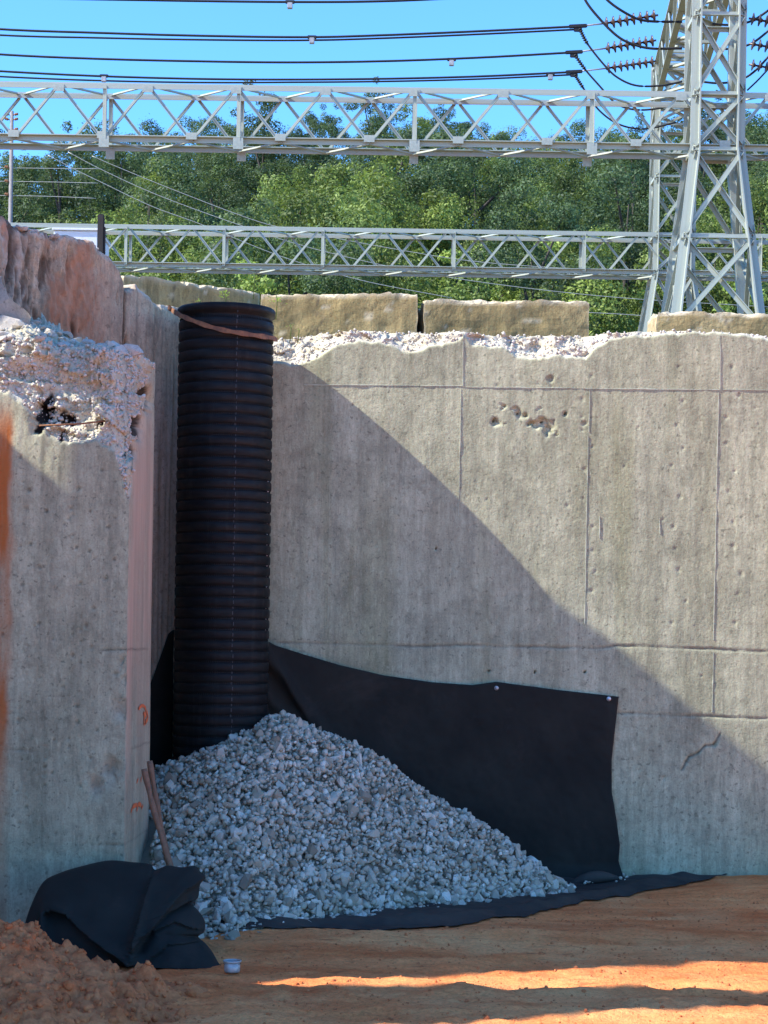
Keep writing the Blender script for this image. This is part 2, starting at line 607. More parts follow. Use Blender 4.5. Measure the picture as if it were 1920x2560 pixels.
wx = np.concatenate([np.arange(-1.8, 3.75, 0.0105), np.linspace(3.8, 12, 60)])
edge_px = [(640, 915), (690, 909), (735, 915), (774, 905), (800, 893), (835, 871), (865, 858), (915, 856), (964, 863), (1000, 876), (1032, 884), (1060, 874), (1085, 866), (1146, 851), (1162, 836), (1178, 862), (1205, 868), (1252, 867), (1280, 884), (1306, 899), (1345, 898), (1389, 886), (1430, 896), (1465, 900), (1495, 866), (1533, 849), (1571, 842), (1640, 840), (1723, 833), (1800, 834), (1860, 838), (1900, 848), (1935, 856), (2000, 850), (2600, 850)]
top_px = [(640, 846), (690, 840), (720, 836), (750, 829), (800, 826), (960, 825), (1080, 827), (1160, 829), (1300, 831), (1500, 830), (1700, 827), (1800, 829), (1860, 833), (1935, 840), (2600, 845)]
ex, ez = np.array([wall_xz(*p) for p in edge_px]).T
tx, tz = np.array([wall_xz(*p) for p in top_px]).T
E = np.interp(wx, ex, ez) + 0.012 * fbm(wx * 14, 0, 0, 41, 3)
T = np.interp(wx, tx, tz) + 0.012 * fbm(wx * 11, 3, 0, 43, 3)
T = np.maximum(T, E + 0.004)
nz = 440
vz = np.linspace(0, 1, nz)
WX = np.repeat(wx[None], nz, 0)
WZ = (GROUND - 0.35) + vz[:, None] * (T[None] - (GROUND - 0.35))
dep = 0.010 * fbm(WX * 0.7, WZ * 0.7, 0, 51, 3) + 0.0009 * fbm(WX * 24, WZ * 4, 0, 53, 3) + 0.0007 * fbm(WX * 45, WZ * 40, 0, 54, 2)
mask = np.zeros(WX.shape + (3,))
# broken top edge
br = sstep(-0.004, 0.014, WZ - E[None])
over = np.clip(WZ - E[None], 0, 1)
rough = 0.75 * facet(WX * 5 + 0.25 * fbm(WX * 7, WZ * 7, 0, 58, 2), WZ * 7, 57) + 0.22 * facet(WX * 15, WZ * 18, 60) + 0.10 * fbm(WX * 30, WZ * 30, 0, 57, 3)
chunk = fbm(WX * 3.1, WZ * 4.0, 0, 59, 3)
dep = dep + br * (0.012 + over * 1.05 + 0.055 * rough * sstep(0, 0.08, over) + 0.07 * chunk * sstep(0, 0.12, over))
mask[..., 0] = br
# lift joints and form seams as shallow grooves / offsets
for jz_px, xs in (((1520, 1787), (1540, 2600)), ((1000, 1611), (690, 2600))):
    jx, jz = wall_xz(*jz_px)
    x0 = wall_xz(xs[0], 1500)[0]
    line = jz + 0.012 * fbm(wx * 3, 0, 0, 61, 3)
    on = np.exp(-((WZ - line[None]) / 0.009) ** 2) * sstep(x0, x0 + 0.05, WX) * (0.5 + 0.5 * sstep(-0.2, 0.3, fbm(WX * 3, 1, 0, 63, 3)))
    dep = dep + 0.012 * on
    mask[..., 1] = np.maximum(mask[..., 1], 0.55 * on)
# bug holes, tie marks and pits
rs = np.random.RandomState(5)
pits = []
for i in range(190):
    pits.append((rs.uniform(-0.8, 3.6), rs.uniform(-1.9, 2.1), rs.uniform(0.006, 0.017), rs.uniform(-0.006, 0.007), rs.uniform(0.0, 0.35)))
for col_x in (1475, 1835, 1700):
    for y in range(930, 1600, 62):
        x, z = wall_xz(col_x + rs.uniform(-22, 22), y + rs.uniform(-15, 15))
        pits.append((x, z, 0.02, 0.006, 0.12))
spalls = [(1237, 1053, 0.055, 0.05), (1296, 1036, 0.06, 0.05), (1355, 1053, 0.075, 0.06), (1380, 1060, 0.05, 0.03), (1413, 1036, 0.03, 0.03), (1460, 1058, 0.035, 0.025), (1376, 948, 0.04, 0.03), (1222, 1678, 0.018, 0.03), (1337, 1680, 0.018, 0.03), (1462, 1680, 0.018, 0.03), (1785, 1865, 0.035, 0.03), (1715, 1905, 0.03, 0.02), (1660, 1945, 0.03, 0.02)]
for px, py, r, h in spalls:
    x, z = wall_xz(px, py)
    pits.append((x, z, r * 0.68, h * 0.6, 0.05))
holes = [(1234, 1052), (1294, 1034), (1354, 1054), (1413, 1034), (1090, 1372), (1222, 1678), (1337, 1680), (1462, 1680)]
for px, py in holes:
    x, z = wall_xz(px, py)
    pits.append((x, z, 0.010, 0.05, 1.0))
for x, z, r, h, dk in pits:
    j = np.searchsorted(wx, [x - 3 * r, x + 3 * r])
    sub = np.s_[:, j[0]:j[1] + 1]
    dd = np.hypot(WX[sub] - x, (WZ[sub] - z) * 0.9)
    dd = dd * (1 + (0.30 if r < 0.022 else 0.62) * fbm(WX[sub] * 11, WZ[sub] * 16, 0, 67, 3))
    w = sstep(r * 1.2, r * 0.35, dd)
    dep[sub] += h * w
    mask[..., 1][sub] = np.maximum(mask[..., 1][sub], dk * w)
# rough crack low on the right and a patched rectangle under the tie holes
cx, cz = np.array([wall_xz(*p) for p in ((1705, 1925), (1722, 1893), (1745, 1883), (1762, 1865), (1785, 1862), (1800, 1835))]).T
for a in range(len(cx) - 1):
    p, q = np.array((cx[a], cz[a])), np.array((cx[a + 1], cz[a + 1]))
    t = np.clip(((WX - p[0]) * (q - p)[0] + (WZ - p[1]) * (q - p)[1]) / ((q - p) @ (q - p)), 0, 1)
    dd = np.hypot(WX - p[0] - t * (q - p)[0], WZ - p[1] - t * (q - p)[1])
    w = sstep(0.014, 0.004, dd)
    dep += 0.012 * w
    mask[..., 1] = np.maximum(mask[..., 1], 0.6 * w)
WV = np.stack([WX, WY + dep, WZ], 2)
v, f, c = slab(WV, (0, 0.5, 0), mask, WY + 0.62)
wall_root = empty('retaining_wall', (0.9, WY + 0.25, GROUND), 'tall grey concrete retaining wall with broken white top edge behind the gravel', 'retaining wall')
obj('wall_body', mesh_np('wall_body', v, f, False, c), M['wall'], wall_root)


def seam(pts, w=0.010, proud=0.008):
    """thin concrete fin left by the formwork"""
    pts = [wall_xz(*p) for p in pts]
    path = []
    for a, b in zip(pts[:-1], pts[1:]):
        n = max(2, int(math.hypot(b[0] - a[0], b[1] - a[1]) / 0.05))
        for i in range(n):
            path.append((a[0] + (b[0] - a[0]) * i / n, a[1] + (b[1] - a[1]) * i / n))
    path.append(pts[-1])
    path = np.array(path)
    n = len(path)
    s = np.arange(n)
    jit = 0.002 * fbm(s * 0.35, path[0, 0] * 9, 0, 71, 3)
    ww = w * np.clip(0.75 + 0.35 * fbm(s * 0.6, path[0, 1] * 7, 0, 73, 2), 0.35, 1.2)
    horiz = abs(path[-1, 0] - path[0, 0]) > abs(path[-1, 1] - path[0, 1])
    V = np.zeros((3, n, 3))
    for k, (o, pr) in enumerate(((-1, -0.012), (0, 0), (1, -0.012))):
        V[k, :, 0] = path[:, 0] + (0 if horiz else jit + o * ww)
        V[k, :, 2] = path[:, 1] + ((jit + o * ww) if horiz else 0)
        d0 = 0.010 * fbm(V[k, :, 0] * 0.7, V[k, :, 2] * 0.7, 0, 51, 3)
        V[k, :, 1] = WY + d0 - (proud * ww / w if k == 1 else -0.012)
    obj('form_seam', mesh_np('form_seam', V.reshape(-1, 3), grid_faces(3, n)), M['seam'], wall_root)


M['seam'] = plain('pale_fin', (0.60, 0.62, 0.47), 0.9, 0, 0.3, 20)
seam([(760, 962), (1156, 965)])
seam([(1160, 968), (1480, 971)])
seam([(1480, 972), (1800, 974)])
seam([(1806, 974), (1960, 976)], 0.007)
seam([(1158, 832), (1157, 964)])
seam([(1153, 972), (1146, 1290)], 0.007)
seam([(1474, 974), (1472, 1080)], 0.008)
seam([(1470, 1090), (1462, 1560)], 0.009)
seam([(1800, 838), (1800, 972)])
seam([(1797, 980), (1784, 1600)], 0.009)
seam([(1784, 1630), (1780, 1780)], 0.008)
seam([(825, 1180), (820, 1570)], 0.004, 0.004)
seam([(1499, 1290), (1498, 1345)], 0.010)
seam([(1649, 1295), (1650, 1335)], 0.008)

# ------------------------------------------------------------------ left wing wall (sawn, angled) running out of frame
W0 = np.array((-1.73, 16.0))


def wing_t(px, py):
    """distance parameter and height of a wing-top pixel on the 45 degree face"""
    u, v = px - 960.0, py - 1280.0
    a = (u + TH * v) / F
    t = (W0[0] - a * W0[1]) / (1 - a)
    D = W0[1] - t
    return t, P(px, py, D).z


top1 = [(446, 770), (425, 764), (405, 757), (385, 748), (360, 728), (340, 712), (322, 722), (314, 716), (308, 688), (300, 668), (280, 645), (262, 632), (250, 622), (232, 606), (215, 598), (190, 596), (165, 590), (150, 592), (132, 590), (125, 578), (100, 578), (70, 574), (45, 566), (40, 548), (22, 542), (5, 534), (-20, 536)]
tp = np.array([wing_t(*p) for p in top1])
# the out-of-frame top continues so that its shadow draws the diagonal on the back wall
sh0, sh1 = P(687, 934, WY), P(1906, 1910, WY)
shslope = (sh1.z - sh0.z) / (sh1.x - sh0.x)


def need_z(t):
    X = W0[0] - t + t / SK
    lift = 0.03 * float(np.clip((3.0 - X) / 1.5, 0, 1))      # meets the pipe's own shadow smoothly
    return sh0.z + shslope * (X - sh0.x) + lift + SM * t / SK


prof = [(t * math.sqrt(2), z) for t, z in tp]
for t in np.linspace(1.45, 2.55, 7):
    prof.append((t * math.sqrt(2), need_z(t)))
prof.append((2.57 * math.sqrt(2), 3.62))
prof.append((3.26 * math.sqrt(2), 3.58))
S1 = 3.27 * math.sqrt(2)
# second leg runs along X = -5 towards the viewer, unseen, its top notched to shape the light
for Y, z in ((12.70, 3.58), (12.4, 3.60), (12.17, 3.66), (12.16, 6.0), (10.9, 6.0), (10.14, 5.9), (10.13, 1.9), (10.08, 1.75), (9.26, 4.9), (9.10, 5.6), (8.92, 5.8), (8.75, 5.5), (8.74, 2.7), (7.6, 1.5), (6.4, 0.0), (5.8, -2.3)):
    prof.append((S1 + (12.73 - Y), z))
prof = np.array(prof)
ss = np.concatenate([np.arange(0, 1.95, 0.009), np.arange(1.97, prof[-1, 0], 0.02)])
TZ = np.interp(ss, prof[:, 0], prof[:, 1]) + 0.014 * fbm(ss * 9, 1, 0, 81, 4) * sstep(0.02, 0.1, ss)
zr = 260
vv = np.linspace(0, 1, zr) ** 0.8
WS = np.repeat(ss[None], zr, 0)
WZ2 = GROUND - 0.3 + vv[:, None] * (TZ[None] - GROUND + 0.3)
bx = np.where(WS < S1, W0[0] - WS / math.sqrt(2), -5.0)
by = np.where(WS < S1, W0[1] - WS / math.sqrt(2), 12.73 - (WS - S1))
first = sstep(S1, S1 - 0.2, WS)
bfrag = sstep(0.62, 1.0, WS) * sstep(1.0, 2.1, WZ2)          # ragged left part
grooves = 0.006 * fbm(WS * 24, WZ2 * 0.8, 0, 83, 3) + 0.006 * fbm(WS * 48, WZ2 * 1.2, 0, 84, 2)
ragged = 0.035 * fbm(WS * 6, WZ2 * 1.2, 0, 85, 4, 0.6) + 0.03 * np.abs(fbm(WS * 17, WZ2 * 6, 0, 86, 4, 0.6))
rec = grooves + bfrag * ragged
tcr, _ = wing_t(313, 760)
crk = np.exp(-((WS - tcr * 1.414 - 0.01 * fbm(WZ2 * 5, 0, 0, 87, 3)) / 0.010) ** 2) * sstep(1.7, 1.9, WZ2)
rec = rec + 0.05 * crk
for (px, py), (rw, rh), dd_ in (((190, 790), (0.03, 0.16), 0.06), ((172, 660), (0.02, 0.16), 0.05), ((120, 680), (0.05, 0.2), 0.05), ((200, 830), (0.06, 0.07), 0.05), ((320, 860), (0.02, 0.06), 0.05), ((30, 640), (0.02, 0.15), 0.05), ((294, 748), (0.006, 0.04), 0.02), ((150, 790), (0.02, 0.12), 0.03)):
    t, z = wing_t(px, py)
    q = ((WS - t * 1.414) / rw) ** 2 + ((WZ2 - z) / rh) ** 2
    q = q * (1 + 0.5 * fbm(WS * 20, WZ2 * 8, 0, 88, 2))
    rec = rec + dd_ * np.exp(-q)
topr = sstep(0.05, 0.0, TZ[None] - WZ2)
rec = rec + topr * (0.03 + 0.03 * fbm(WS * 12, WZ2 * 12, 0, 89, 3)) * sstep(0.02, 0.2, WS)
nxy = (-0.7071, 0.7071)
VX = bx + np.where(WS < S1, rec * nxy[0], -rec)
VY = by + np.where(WS < S1, rec * nxy[1], 0)
m2 = np.zeros(WS.shape + (3,))
m2[..., 0] = np.clip(topr * 1.0 + 0.5 * sstep(1.2, 1.6, WS) * sstep(0.1, 0.35, fbm(WS * 3, WZ2 * 2, 0, 91, 3)), 0, 1)
m2[..., 0] = np.maximum(m2[..., 0], 0.5 * sstep(0.42, 0.2, WS) * sstep(2.3, 1.5, WZ2))  # paler colour painted in for the light this corner strip lacks
m2[..., 1] = np.clip(0.85 * crk + 0.7 * sstep(0.030, 0.055, rec), 0, 0.9)
m2[..., 2] = np.clip(bfrag * sstep(0.1, 0.6, fbm(WS * 4.0, WZ2 * 1.3, 0, 92, 4)) * 0.7, 0, 1)
bkw = np.stack([np.full(WS.shape, -0.5), np.where(WS < S1 - 0.3, 0.35, -0.14), np.zeros(WS.shape)], 2)
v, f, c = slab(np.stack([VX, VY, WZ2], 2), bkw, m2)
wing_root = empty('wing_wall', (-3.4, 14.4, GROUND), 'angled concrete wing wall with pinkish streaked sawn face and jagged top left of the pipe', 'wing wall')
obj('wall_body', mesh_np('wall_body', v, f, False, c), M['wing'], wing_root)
lin = [(W0[0] - 2.45, W0[1] - 2.45), (-5.0, 12.73), (-5.0, 12.0)]  # unseen beam added above the wall gap to keep sun off the ground
lv = [(x + ox, y + oy, z) for (x, y), (ox, oy) in zip(lin, ((0, 0), (0, 0), (0, 0))) for z in (4.68, 6.3)] + [(x - 0.3, y + oy, z) for (x, y), oy in zip(lin, (0.3, 0.12, 0.0)) for z in (4.68, 6.3)]
lf = [[0, 2, 3, 1], [2, 4, 5, 3], [7, 9, 8, 6], [9, 11, 10, 8], [1, 3, 9, 7], [3, 5, 11, 9], [6, 8, 2, 0], [8, 10, 4, 2], [0, 1, 7, 6], [4, 10, 11, 5]]
obj('added_sun_blocker', mesh_np('added_sun_blocker', np.array(lv), lf), M['wing'], wing_root)

# ------------------------------------------------------------------ stub wall in front of it (grey face, pink sawn end)
YB = 13.0
cor = P(318, 1700, YB)
bk = P(383, 1280, 14.1)
XC = cor.x
s_front = np.concatenate([np.linspace(-4.68, -3.1, 20), np.arange(-3.07, XC - 0.001, 0.0095)])
s_cut = np.linspace(0, 1, 46)
pth = np.concatenate([np.stack([s_front, np.full(len(s_front), YB)], 1),
                      np.stack([XC + s_cut * (bk.x - XC), YB + s_cut * (bk.y - YB)], 1),
                      np.stack([np.linspace(bk.x, bk.x - 1.1, 12)[1:], np.linspace(bk.y, bk.y + 0.3, 12)[1:]], 1)])
nF, nC = len(s_front), len(s_cut)
npth = len(pth)
isc = np.zeros(npth)
isc[nF:nF + nC] = s_cut
iscut = np.zeros(npth)
iscut[nF:] = 1
# broken line on the front face, then on the sawn end
fb = np.array([(P(px, py, YB).x, P(px, py, YB).z) for px, py in ((-400, 960), (-40, 985), (20, 985), (45, 1005), (70, 1030), (92, 1050), (120, 1090), (150, 1110), (172, 1115), (200, 1106), (240, 1104), (262, 1115), (285, 1125), (300, 1170), (318, 1240))])
zb = np.interp(pth[:, 0], fb[:, 0], fb[:, 1])
ztopc = P(380, 893, 13.8).z
zb_c = np.interp(isc, (0, 0.12, 0.3, 0.62, 0.9, 1.0), (P(322, 1245, YB).z, P(330, 1180, 13.1).z, P(345, 1090, 13.3).z, P(360, 1000, 13.6).z, P(378, 915, 13.9).z, ztopc + 0.2))
zb = np.where(iscut > 0, zb_c, zb)
zb[nF + nC:] = ztopc + 0.2
tpx = np.array([(P(px, py, 13.5).x, P(px, py, 13.5).z) for px, py in ((-400, 850), (0, 866), (60, 868), (120, 872), (200, 876), (282, 884), (339, 892), (380, 893))])
ztop = np.interp(pth[:, 0], tpx[:, 0], tpx[:, 1])
ztop = np.where(iscut > 0, ztopc, ztop)
pj = np.arange(npth) * 0.0095
ztop = ztop + 0.02 * fbm(pj * 9, 0, 0, 101, 3)
zr3 = 400
v3 = np.linspace(0, 1, zr3)
Z3 = GROUND - 0.35 + v3[:, None] * (ztop[None] - GROUND + 0.35)
PX = np.repeat(pth[None, :, 0], zr3, 0)
PY = np.repeat(pth[None, :, 1], zr3, 0)
PJ = np.repeat(pj[None], zr3, 0)
ZB = np.repeat((zb + 0.012 * fbm(pj * 20, 5, 0, 102, 3))[None], zr3, 0)
over = np.clip(Z3 - ZB, 0, 2)
brk = sstep(0, 0.012, Z3 - ZB)
rg = 0.75 * facet(PJ * 4.5 + 0.25 * fbm(PJ * 6, Z3 * 6, 0, 99, 2), Z3 * 5.5, 103) + 0.26 * facet(PJ * 13, Z3 * 16, 113) + 0.12 * fbm(PJ * 30, Z3 * 30, 0, 103, 3)
rg = np.clip(rg, -1.3, 1.3)
rg2 = fbm(PJ * 3, Z3 * 3.3, 0, 104, 3)
ic = np.repeat(iscut[None], zr3, 0)
rec = 0.003 * fbm(PJ * 14, Z3 * 5, 0, 105, 3) + 0.006 * fbm(PJ * 1.1, Z3 * 1.1, 0, 106, 2)
rec_f = brk * (0.015 + 0.40 * over + 0.07 * rg * sstep(0, 0.1, over) + 0.06 * rg2 * sstep(0, 0.15, over))
rec_c = brk * (0.01 + 0.10 * over + 0.03 * rg * sstep(0, 0.06, over))
# corner blend so that front and end break away together
near_c = np.repeat(sstep(XC - 0.35, XC, pth[:, 0])[None], zr3, 0) * (1 - ic)
dx = -(ic * (rec * 0.4 + rec_c) + near_c * brk * 0.12 * over)
dy = (1 - ic) * (rec + rec_f) + ic * np.repeat((1 - isc)[None], zr3, 0) * brk * 0.48 * over
dy = np.where(np.repeat((np.arange(npth) >= nF + nC)[None], zr3, 0), 0, dy)
m3 = np.zeros(PX.shape + (3,))
m3[..., 0] = brk * np.where(ic > 0, 0.55, 1.0)
# black burnt cavities with a bar across them
for px, py, rw, rh, dp in ((113, 1015, 0.065, 0.12, 0.11), (168, 1045, 0.065, 0.075, 0.13), (252, 1058, 0.05, 0.035, 0.05), (135, 1060, 0.06, 0.02, 0.05), (103, 1065, 0.025, 0.04, 0.04), (160, 1092, 0.02, 0.05, 0.02)):
    c0 = P(px, py, YB + 0.08)
    wx_ = PX + 0.03 * fbm(PX * 16, Z3 * 16, 0, 121, 3)
    wz_ = Z3 + 0.04 * fbm(PX * 14, Z3 * 14, 0, 123, 3)
    q = (((wx_ - c0.x) / (rw * 0.85)) ** 2 + ((wz_ - c0.z) / (rh * 0.9)) ** 2) * (1 + 0.3 * rg)
    w = np.exp(-q * 1.2) * (1 - ic)
    dy += dp * w
    m3[..., 1] = np.maximum(m3[..., 1], np.clip(w * 7 - 2.0 + 2.2 * rg * np.minimum(1, w * 3), 0, 1))
for px, py, h in ((108, 1140, 0.26), (150, 1180, 0.12), (158, 1120, 0.14)):
    c0 = P(px, py, YB)
    w = np.exp(-((PX - c0.x) / 0.018) ** 2 - ((Z3 - c0.z) / h) ** 2) * (1 - ic)
    m3[..., 1] = np.maximum(m3[..., 1], 0.45 * w)
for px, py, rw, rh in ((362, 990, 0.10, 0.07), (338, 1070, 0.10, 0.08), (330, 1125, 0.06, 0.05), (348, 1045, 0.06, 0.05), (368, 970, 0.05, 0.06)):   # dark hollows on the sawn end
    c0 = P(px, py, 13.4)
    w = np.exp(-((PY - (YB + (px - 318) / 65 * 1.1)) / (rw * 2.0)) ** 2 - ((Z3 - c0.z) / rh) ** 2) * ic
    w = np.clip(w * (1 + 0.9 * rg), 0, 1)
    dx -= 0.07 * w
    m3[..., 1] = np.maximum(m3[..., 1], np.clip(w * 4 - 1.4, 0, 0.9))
# lift joints
for py, dk in ((1624, 0.5), (1876, 0.35), (2112, 0.25)):
    zj = P(160, py, YB).z
    w = np.exp(-((Z3 - zj - 0.006 * fbm(PJ * 5, 0, 0, 107, 3)) / 0.007) ** 2) * sstep(-0.3, 0.3, fbm(PJ * 4, py, 0, 108, 2))
    dy += 0.008 * w * (1 - ic)
    m3[..., 1] = np.maximum(m3[..., 1], dk * w)
# pits
for i in range(90):
    x, z = rs.uniform(-2.7, XC - 0.05), rs.uniform(-1.5, 1.1)
    r = rs.uniform(0.006, 0.018)
    j = np.where(np.abs(pth[:nF, 0] - x) < 3 * r)[0]
    if len(j) == 0:
        continue
    sub = np.s_[:, j[0]:j[-1] + 1]
    w = sstep(r * 1.2, r * 0.5, np.hypot(PX[sub] - x, Z3[sub] - z))
    dy[sub] += 0.008 * w
    m3[..., 1][sub] = np.maximum(m3[..., 1][sub], rs.uniform(0.1, 0.5) * w)
# edge spalls beside the sawn end
for px, py, r in ((300, 1770, 0.05), (275, 1925, 0.06), (240, 1965, 0.05), (312, 1660, 0.03), (308, 1700, 0.025)):
    c0 = P(px, py, YB)
    w = np.exp(-(((PX - c0.x) / r) ** 2 + ((Z3 - c0.z) / (r * 1.3)) ** 2)) * (1 - ic) * np.clip(0.7 + rg, 0, 1.3)
    dy += 0.035 * w
    m3[..., 0] = np.maximum(m3[..., 0], 0.5 * np.clip(w, 0, 1))
    m3[..., 1] = np.maximum(m3[..., 1], 0.4 * np.clip(w - 0.5, 0, 1))
m3[..., 2] = np.clip(ic * (1 - brk * 0.4) * (0.62 + 0.45 * fbm(PY * 3, Z3 * 1.2, 0, 115, 4)) * (1 - 0.35 * sstep(-0.4, -1.2, Z3)), 0, 1)
# rust run at the far left of the grey face
rst = sstep(P(40, 1400, YB).x, P(14, 1400, YB).x, PX + 0.022 * fbm(Z3 * 4, PX * 6, 0, 109, 4)) * sstep(P(0, 985, YB).z, P(0, 1080, YB).z, Z3) * (1 - ic)
rst = rst * np.clip(0.75 + 0.55 * fbm(PX * 14, Z3 * 1.6, 0, 119, 4), 0, 1) * (0.3 + 0.7 * sstep(P(0, 2100, YB).z, P(0, 1700, YB).z, Z3))
V3 = np.stack([PX + dx, PY + dy, Z3], 2)
# top surface: continue the grid backwards over the rubble
rows = []
cols = []
base = V3[-1]
for i in range(1, 31):
    a = i / 30
    row = base.copy()
    k = np.concatenate([np.ones(nF), 1 - s_cut, np.zeros(npth - nF - nC)])
    row[:, 1] = np.maximum(base[:, 1], base[:, 1] + a * 1.5 * k)
    row[:, 0] = base[:, 0] - a * 0.35 * (0.35 + 0.65 * (1 - k))
    row[:, 2] = base[:, 2] + a * 0.36 * k * sstep(XC + 0.1, XC - 0.9, base[:, 0]) + (0.04 * facet(row[:, 0] * 8, row[:, 1] * 8, 111) + 0.02 * facet(row[:, 0] * 20, row[:, 1] * 20, 117)) * (0.3 + 0.7 * a)
    rows.append(row)
    mm = np.zeros((npth, 3))
    mm[:, 0] = 1
    cols.append(mm)
V3 = np.concatenate([V3, np.array(rows)])
m3 = np.concatenate([m3, np.array(cols)])
rust_full = np.concatenate([rst, np.zeros((30, npth))])
stub_root = empty('concrete_stub_wall', (-2.6, YB + 0.4, GROUND), 'broken grey concrete stub wall with crumbled top and pink sawn end face', 'stub wall')
n = V3.shape[0] * V3.shape[1]
alpha = rust_full.reshape(-1, 1)
c4 = np.concatenate([m3.reshape(n, 3), alpha], 1)
me = mesh_np('stub_body', V3.reshape(-1, 3), grid_faces(*V3.shape[:2]), False, c4)
stub = obj('stub_body', me, None, stub_root)
# stub material with the rust run held in the alpha of the mask
d = M['stub']
nt = d.node_tree
at = [x for x in nt.nodes if x.type == 'ATTRIBUTE'][0]
bs = nt.nodes['Principled BSDF']
old = bs.inputs['Base Color'].links[0].from_socket
mx = nt.nodes.new('ShaderNodeMix')
mx.data_type = 'RGBA'
nt.links.new(at.outputs['Alpha'], mx.inputs[0])
nt.links.new(old, mx.inputs[6])
mx.inputs[7].default_value = (0.40, 0.125, 0.035, 1)
nt.links.new(mx.outputs[2], bs.inputs['Base Color'])
me.materials.append(d)

# orange spray marks on the sawn end, thin paint films
def on_cut(px, py, off=0.006):
    a = ((px - 960.0) + TH * (py - 1280.0)) / F
    s = (a * YB - XC) / ((bk.x - XC) - a * (bk.y - YB))
    D = YB + s * (bk.y - YB)
    p = P(px, py, D)
    return Vector((p.x + off, p.y - off * 0.3, p.z))


def paint(strokes):
    vs, fs = [], []
    for pts, w in strokes:
        pp = smooth_path([on_cut(*p) for p in pts], 6)
        b0 = len(vs)
        for i, p in enumerate(pp):
            ww = w * 0.55 * (0.5 + 0.7 * random.random())
            t = pp[min(i + 1, len(pp) - 1)] - pp[max(i - 1, 0)]
            t = t / (np.linalg.norm(t) + 1e-9)
            nrm = np.cross(t, (1, -0.05, 0))
            nrm /= np.linalg.norm(nrm) + 1e-9
            vs += [p + nrm * ww, p - nrm * ww]
            if i:
                fs.append([b0 + 2 * i - 2, b0 + 2 * i - 1, b0 + 2 * i + 1, b0 + 2 * i])
    obj('paint_mark', mesh_np('paint_mark', np.array(vs), fs), M['paint'], stub_root)


paint([([(345, 1772), (353, 1764), (361, 1768), (363, 1782), (358, 1800), (360, 1812)], 0.03), ([(366, 1778), (368, 1795), (362, 1806)], 0.035), ([(357, 1782), (364, 1790)], 0.03)])
paint([([(326, 2030), (331, 2016), (340, 2012)], 0.03), ([(340, 2028), (344, 2010), (352, 2014)], 0.03), ([(352, 2022), (356, 2012)], 0.025)])
paint([([(340, 1958), (344, 1945)], 0.02)])
paint([([(350, 1952), (353, 1942)], 0.02)])

# bar across the burnt cavities
bar = tube_mesh('reinforcing_bar', [P(98, 1064, 13.02), P(150, 1062, 13.0), P(205, 1059, 13.0), P(262, 1052, 13.05)], 0.006, 8)
o = obj('reinforcing_bar', bar, M['rust'], stub_root)

# ------------------------------------------------------------------ crushed hulls: rubble, stones, clods
def hull_mesh(name, seed, npts=11, flat=0.7, squash=0.75):
    r = random.Random(seed)
    bm = bmesh.new()
    for i in range(npts):
        v = Vector((r.gauss(0, 1), r.gauss(0, 1), r.gauss(0, 1))).normalized()
        k = r.uniform(0.8, 1.1)
        bm.verts.new((v.x * k * 0.5, v.y * k * 0.5 * squash, v.z * k * 0.5 * flat))
    res = bmesh.ops.convex_hull(bm, input=bm.verts[:])
    for v in [v for v in bm.verts if not v.link_faces]:
        bm.verts.remove(v)
    bmesh.ops.recalc_face_normals(bm, faces=bm.faces[:])
    me = bpy.data.meshes.new(name)
    bm.to_mesh(me)
    bm.free()
    return me


def hull_np(me):
    v = np.array([tuple(x.co) for x in me.vertices])
    f = np.array([list(p.vertices) for p in me.polygons if len(p.vertices) == 3])
    return v, f


def rand_rot(r, n):
    q = r.normal(size=(n, 4))
    q /= np.linalg.norm(q, axis=1)[:, None]
    w, x, y, z = q.T
    return np.stack([1 - 2 * (y * y + z * z), 2 * (x * y - z * w), 2 * (x * z + y * w),
                     2 * (x * y + z * w), 1 - 2 * (x * x + z * z), 2 * (y * z - x * w),
                     2 * (x * z - y * w), 2 * (y * z + x * w), 1 - 2 * (x * x + y * y)], 1).reshape(n, 3, 3)


def scatter_mass(name, hulls, pos, size, r, colr):
    """many hulls in one mesh"""
    Rm = rand_rot(r, len(pos))
    which = r.randint(0, len(hulls), len(pos))
    vs, fs, cs, off = [], [], [], 0
    for k, (hv, hf) in enumerate(hulls):
        idx = np.where(which == k)[0]
        if len(idx) == 0:
            continue
        v = np.einsum('nij,vj->nvi', Rm[idx], hv) * size[idx, None, None] + pos[idx][:, None]
        f = hf[None] + (np.arange(len(idx)) * len(hv))[:, None, None] + off
        vs.append(v.reshape(-1, 3))
        fs.append(f.reshape(-1, 3))
        cs.append(np.repeat(colr[idx], len(hv)))
        off += len(idx) * len(hv)
    cc = np.concatenate(cs)
    return mesh_np(name, np.concatenate(vs), np.concatenate(fs), False, np.stack([cc, cc * 0, cc * 0], 1))


stone_meshes = [hull_mesh('stone', 100 + i, 11 + i % 7, 0.5 + 0.12 * (i % 4), 0.6 + 0.1 * (i % 5)) for i in range(22)]
for me in stone_meshes:
    me.materials.append(M['stone'])
hulls = [hull_np(m) for m in stone_meshes]

# fine chips of broken concrete caught on the fracture faces
def chips(name, pts, parent, seed, smin=0.012, smax=0.05):
    r_ = np.random.RandomState(seed)
    sz = np.clip(r_.lognormal(math.log(0.024), 0.45, len(pts)), smin, smax)
    o_ = obj(name, scatter_mass(name, hulls, pts + r_.normal(0, 0.004, pts.shape), sz, r_, r_.uniform(0.1, 0.9, len(pts))), M['rubble'], parent)
    o_['kind'] = 'stuff'


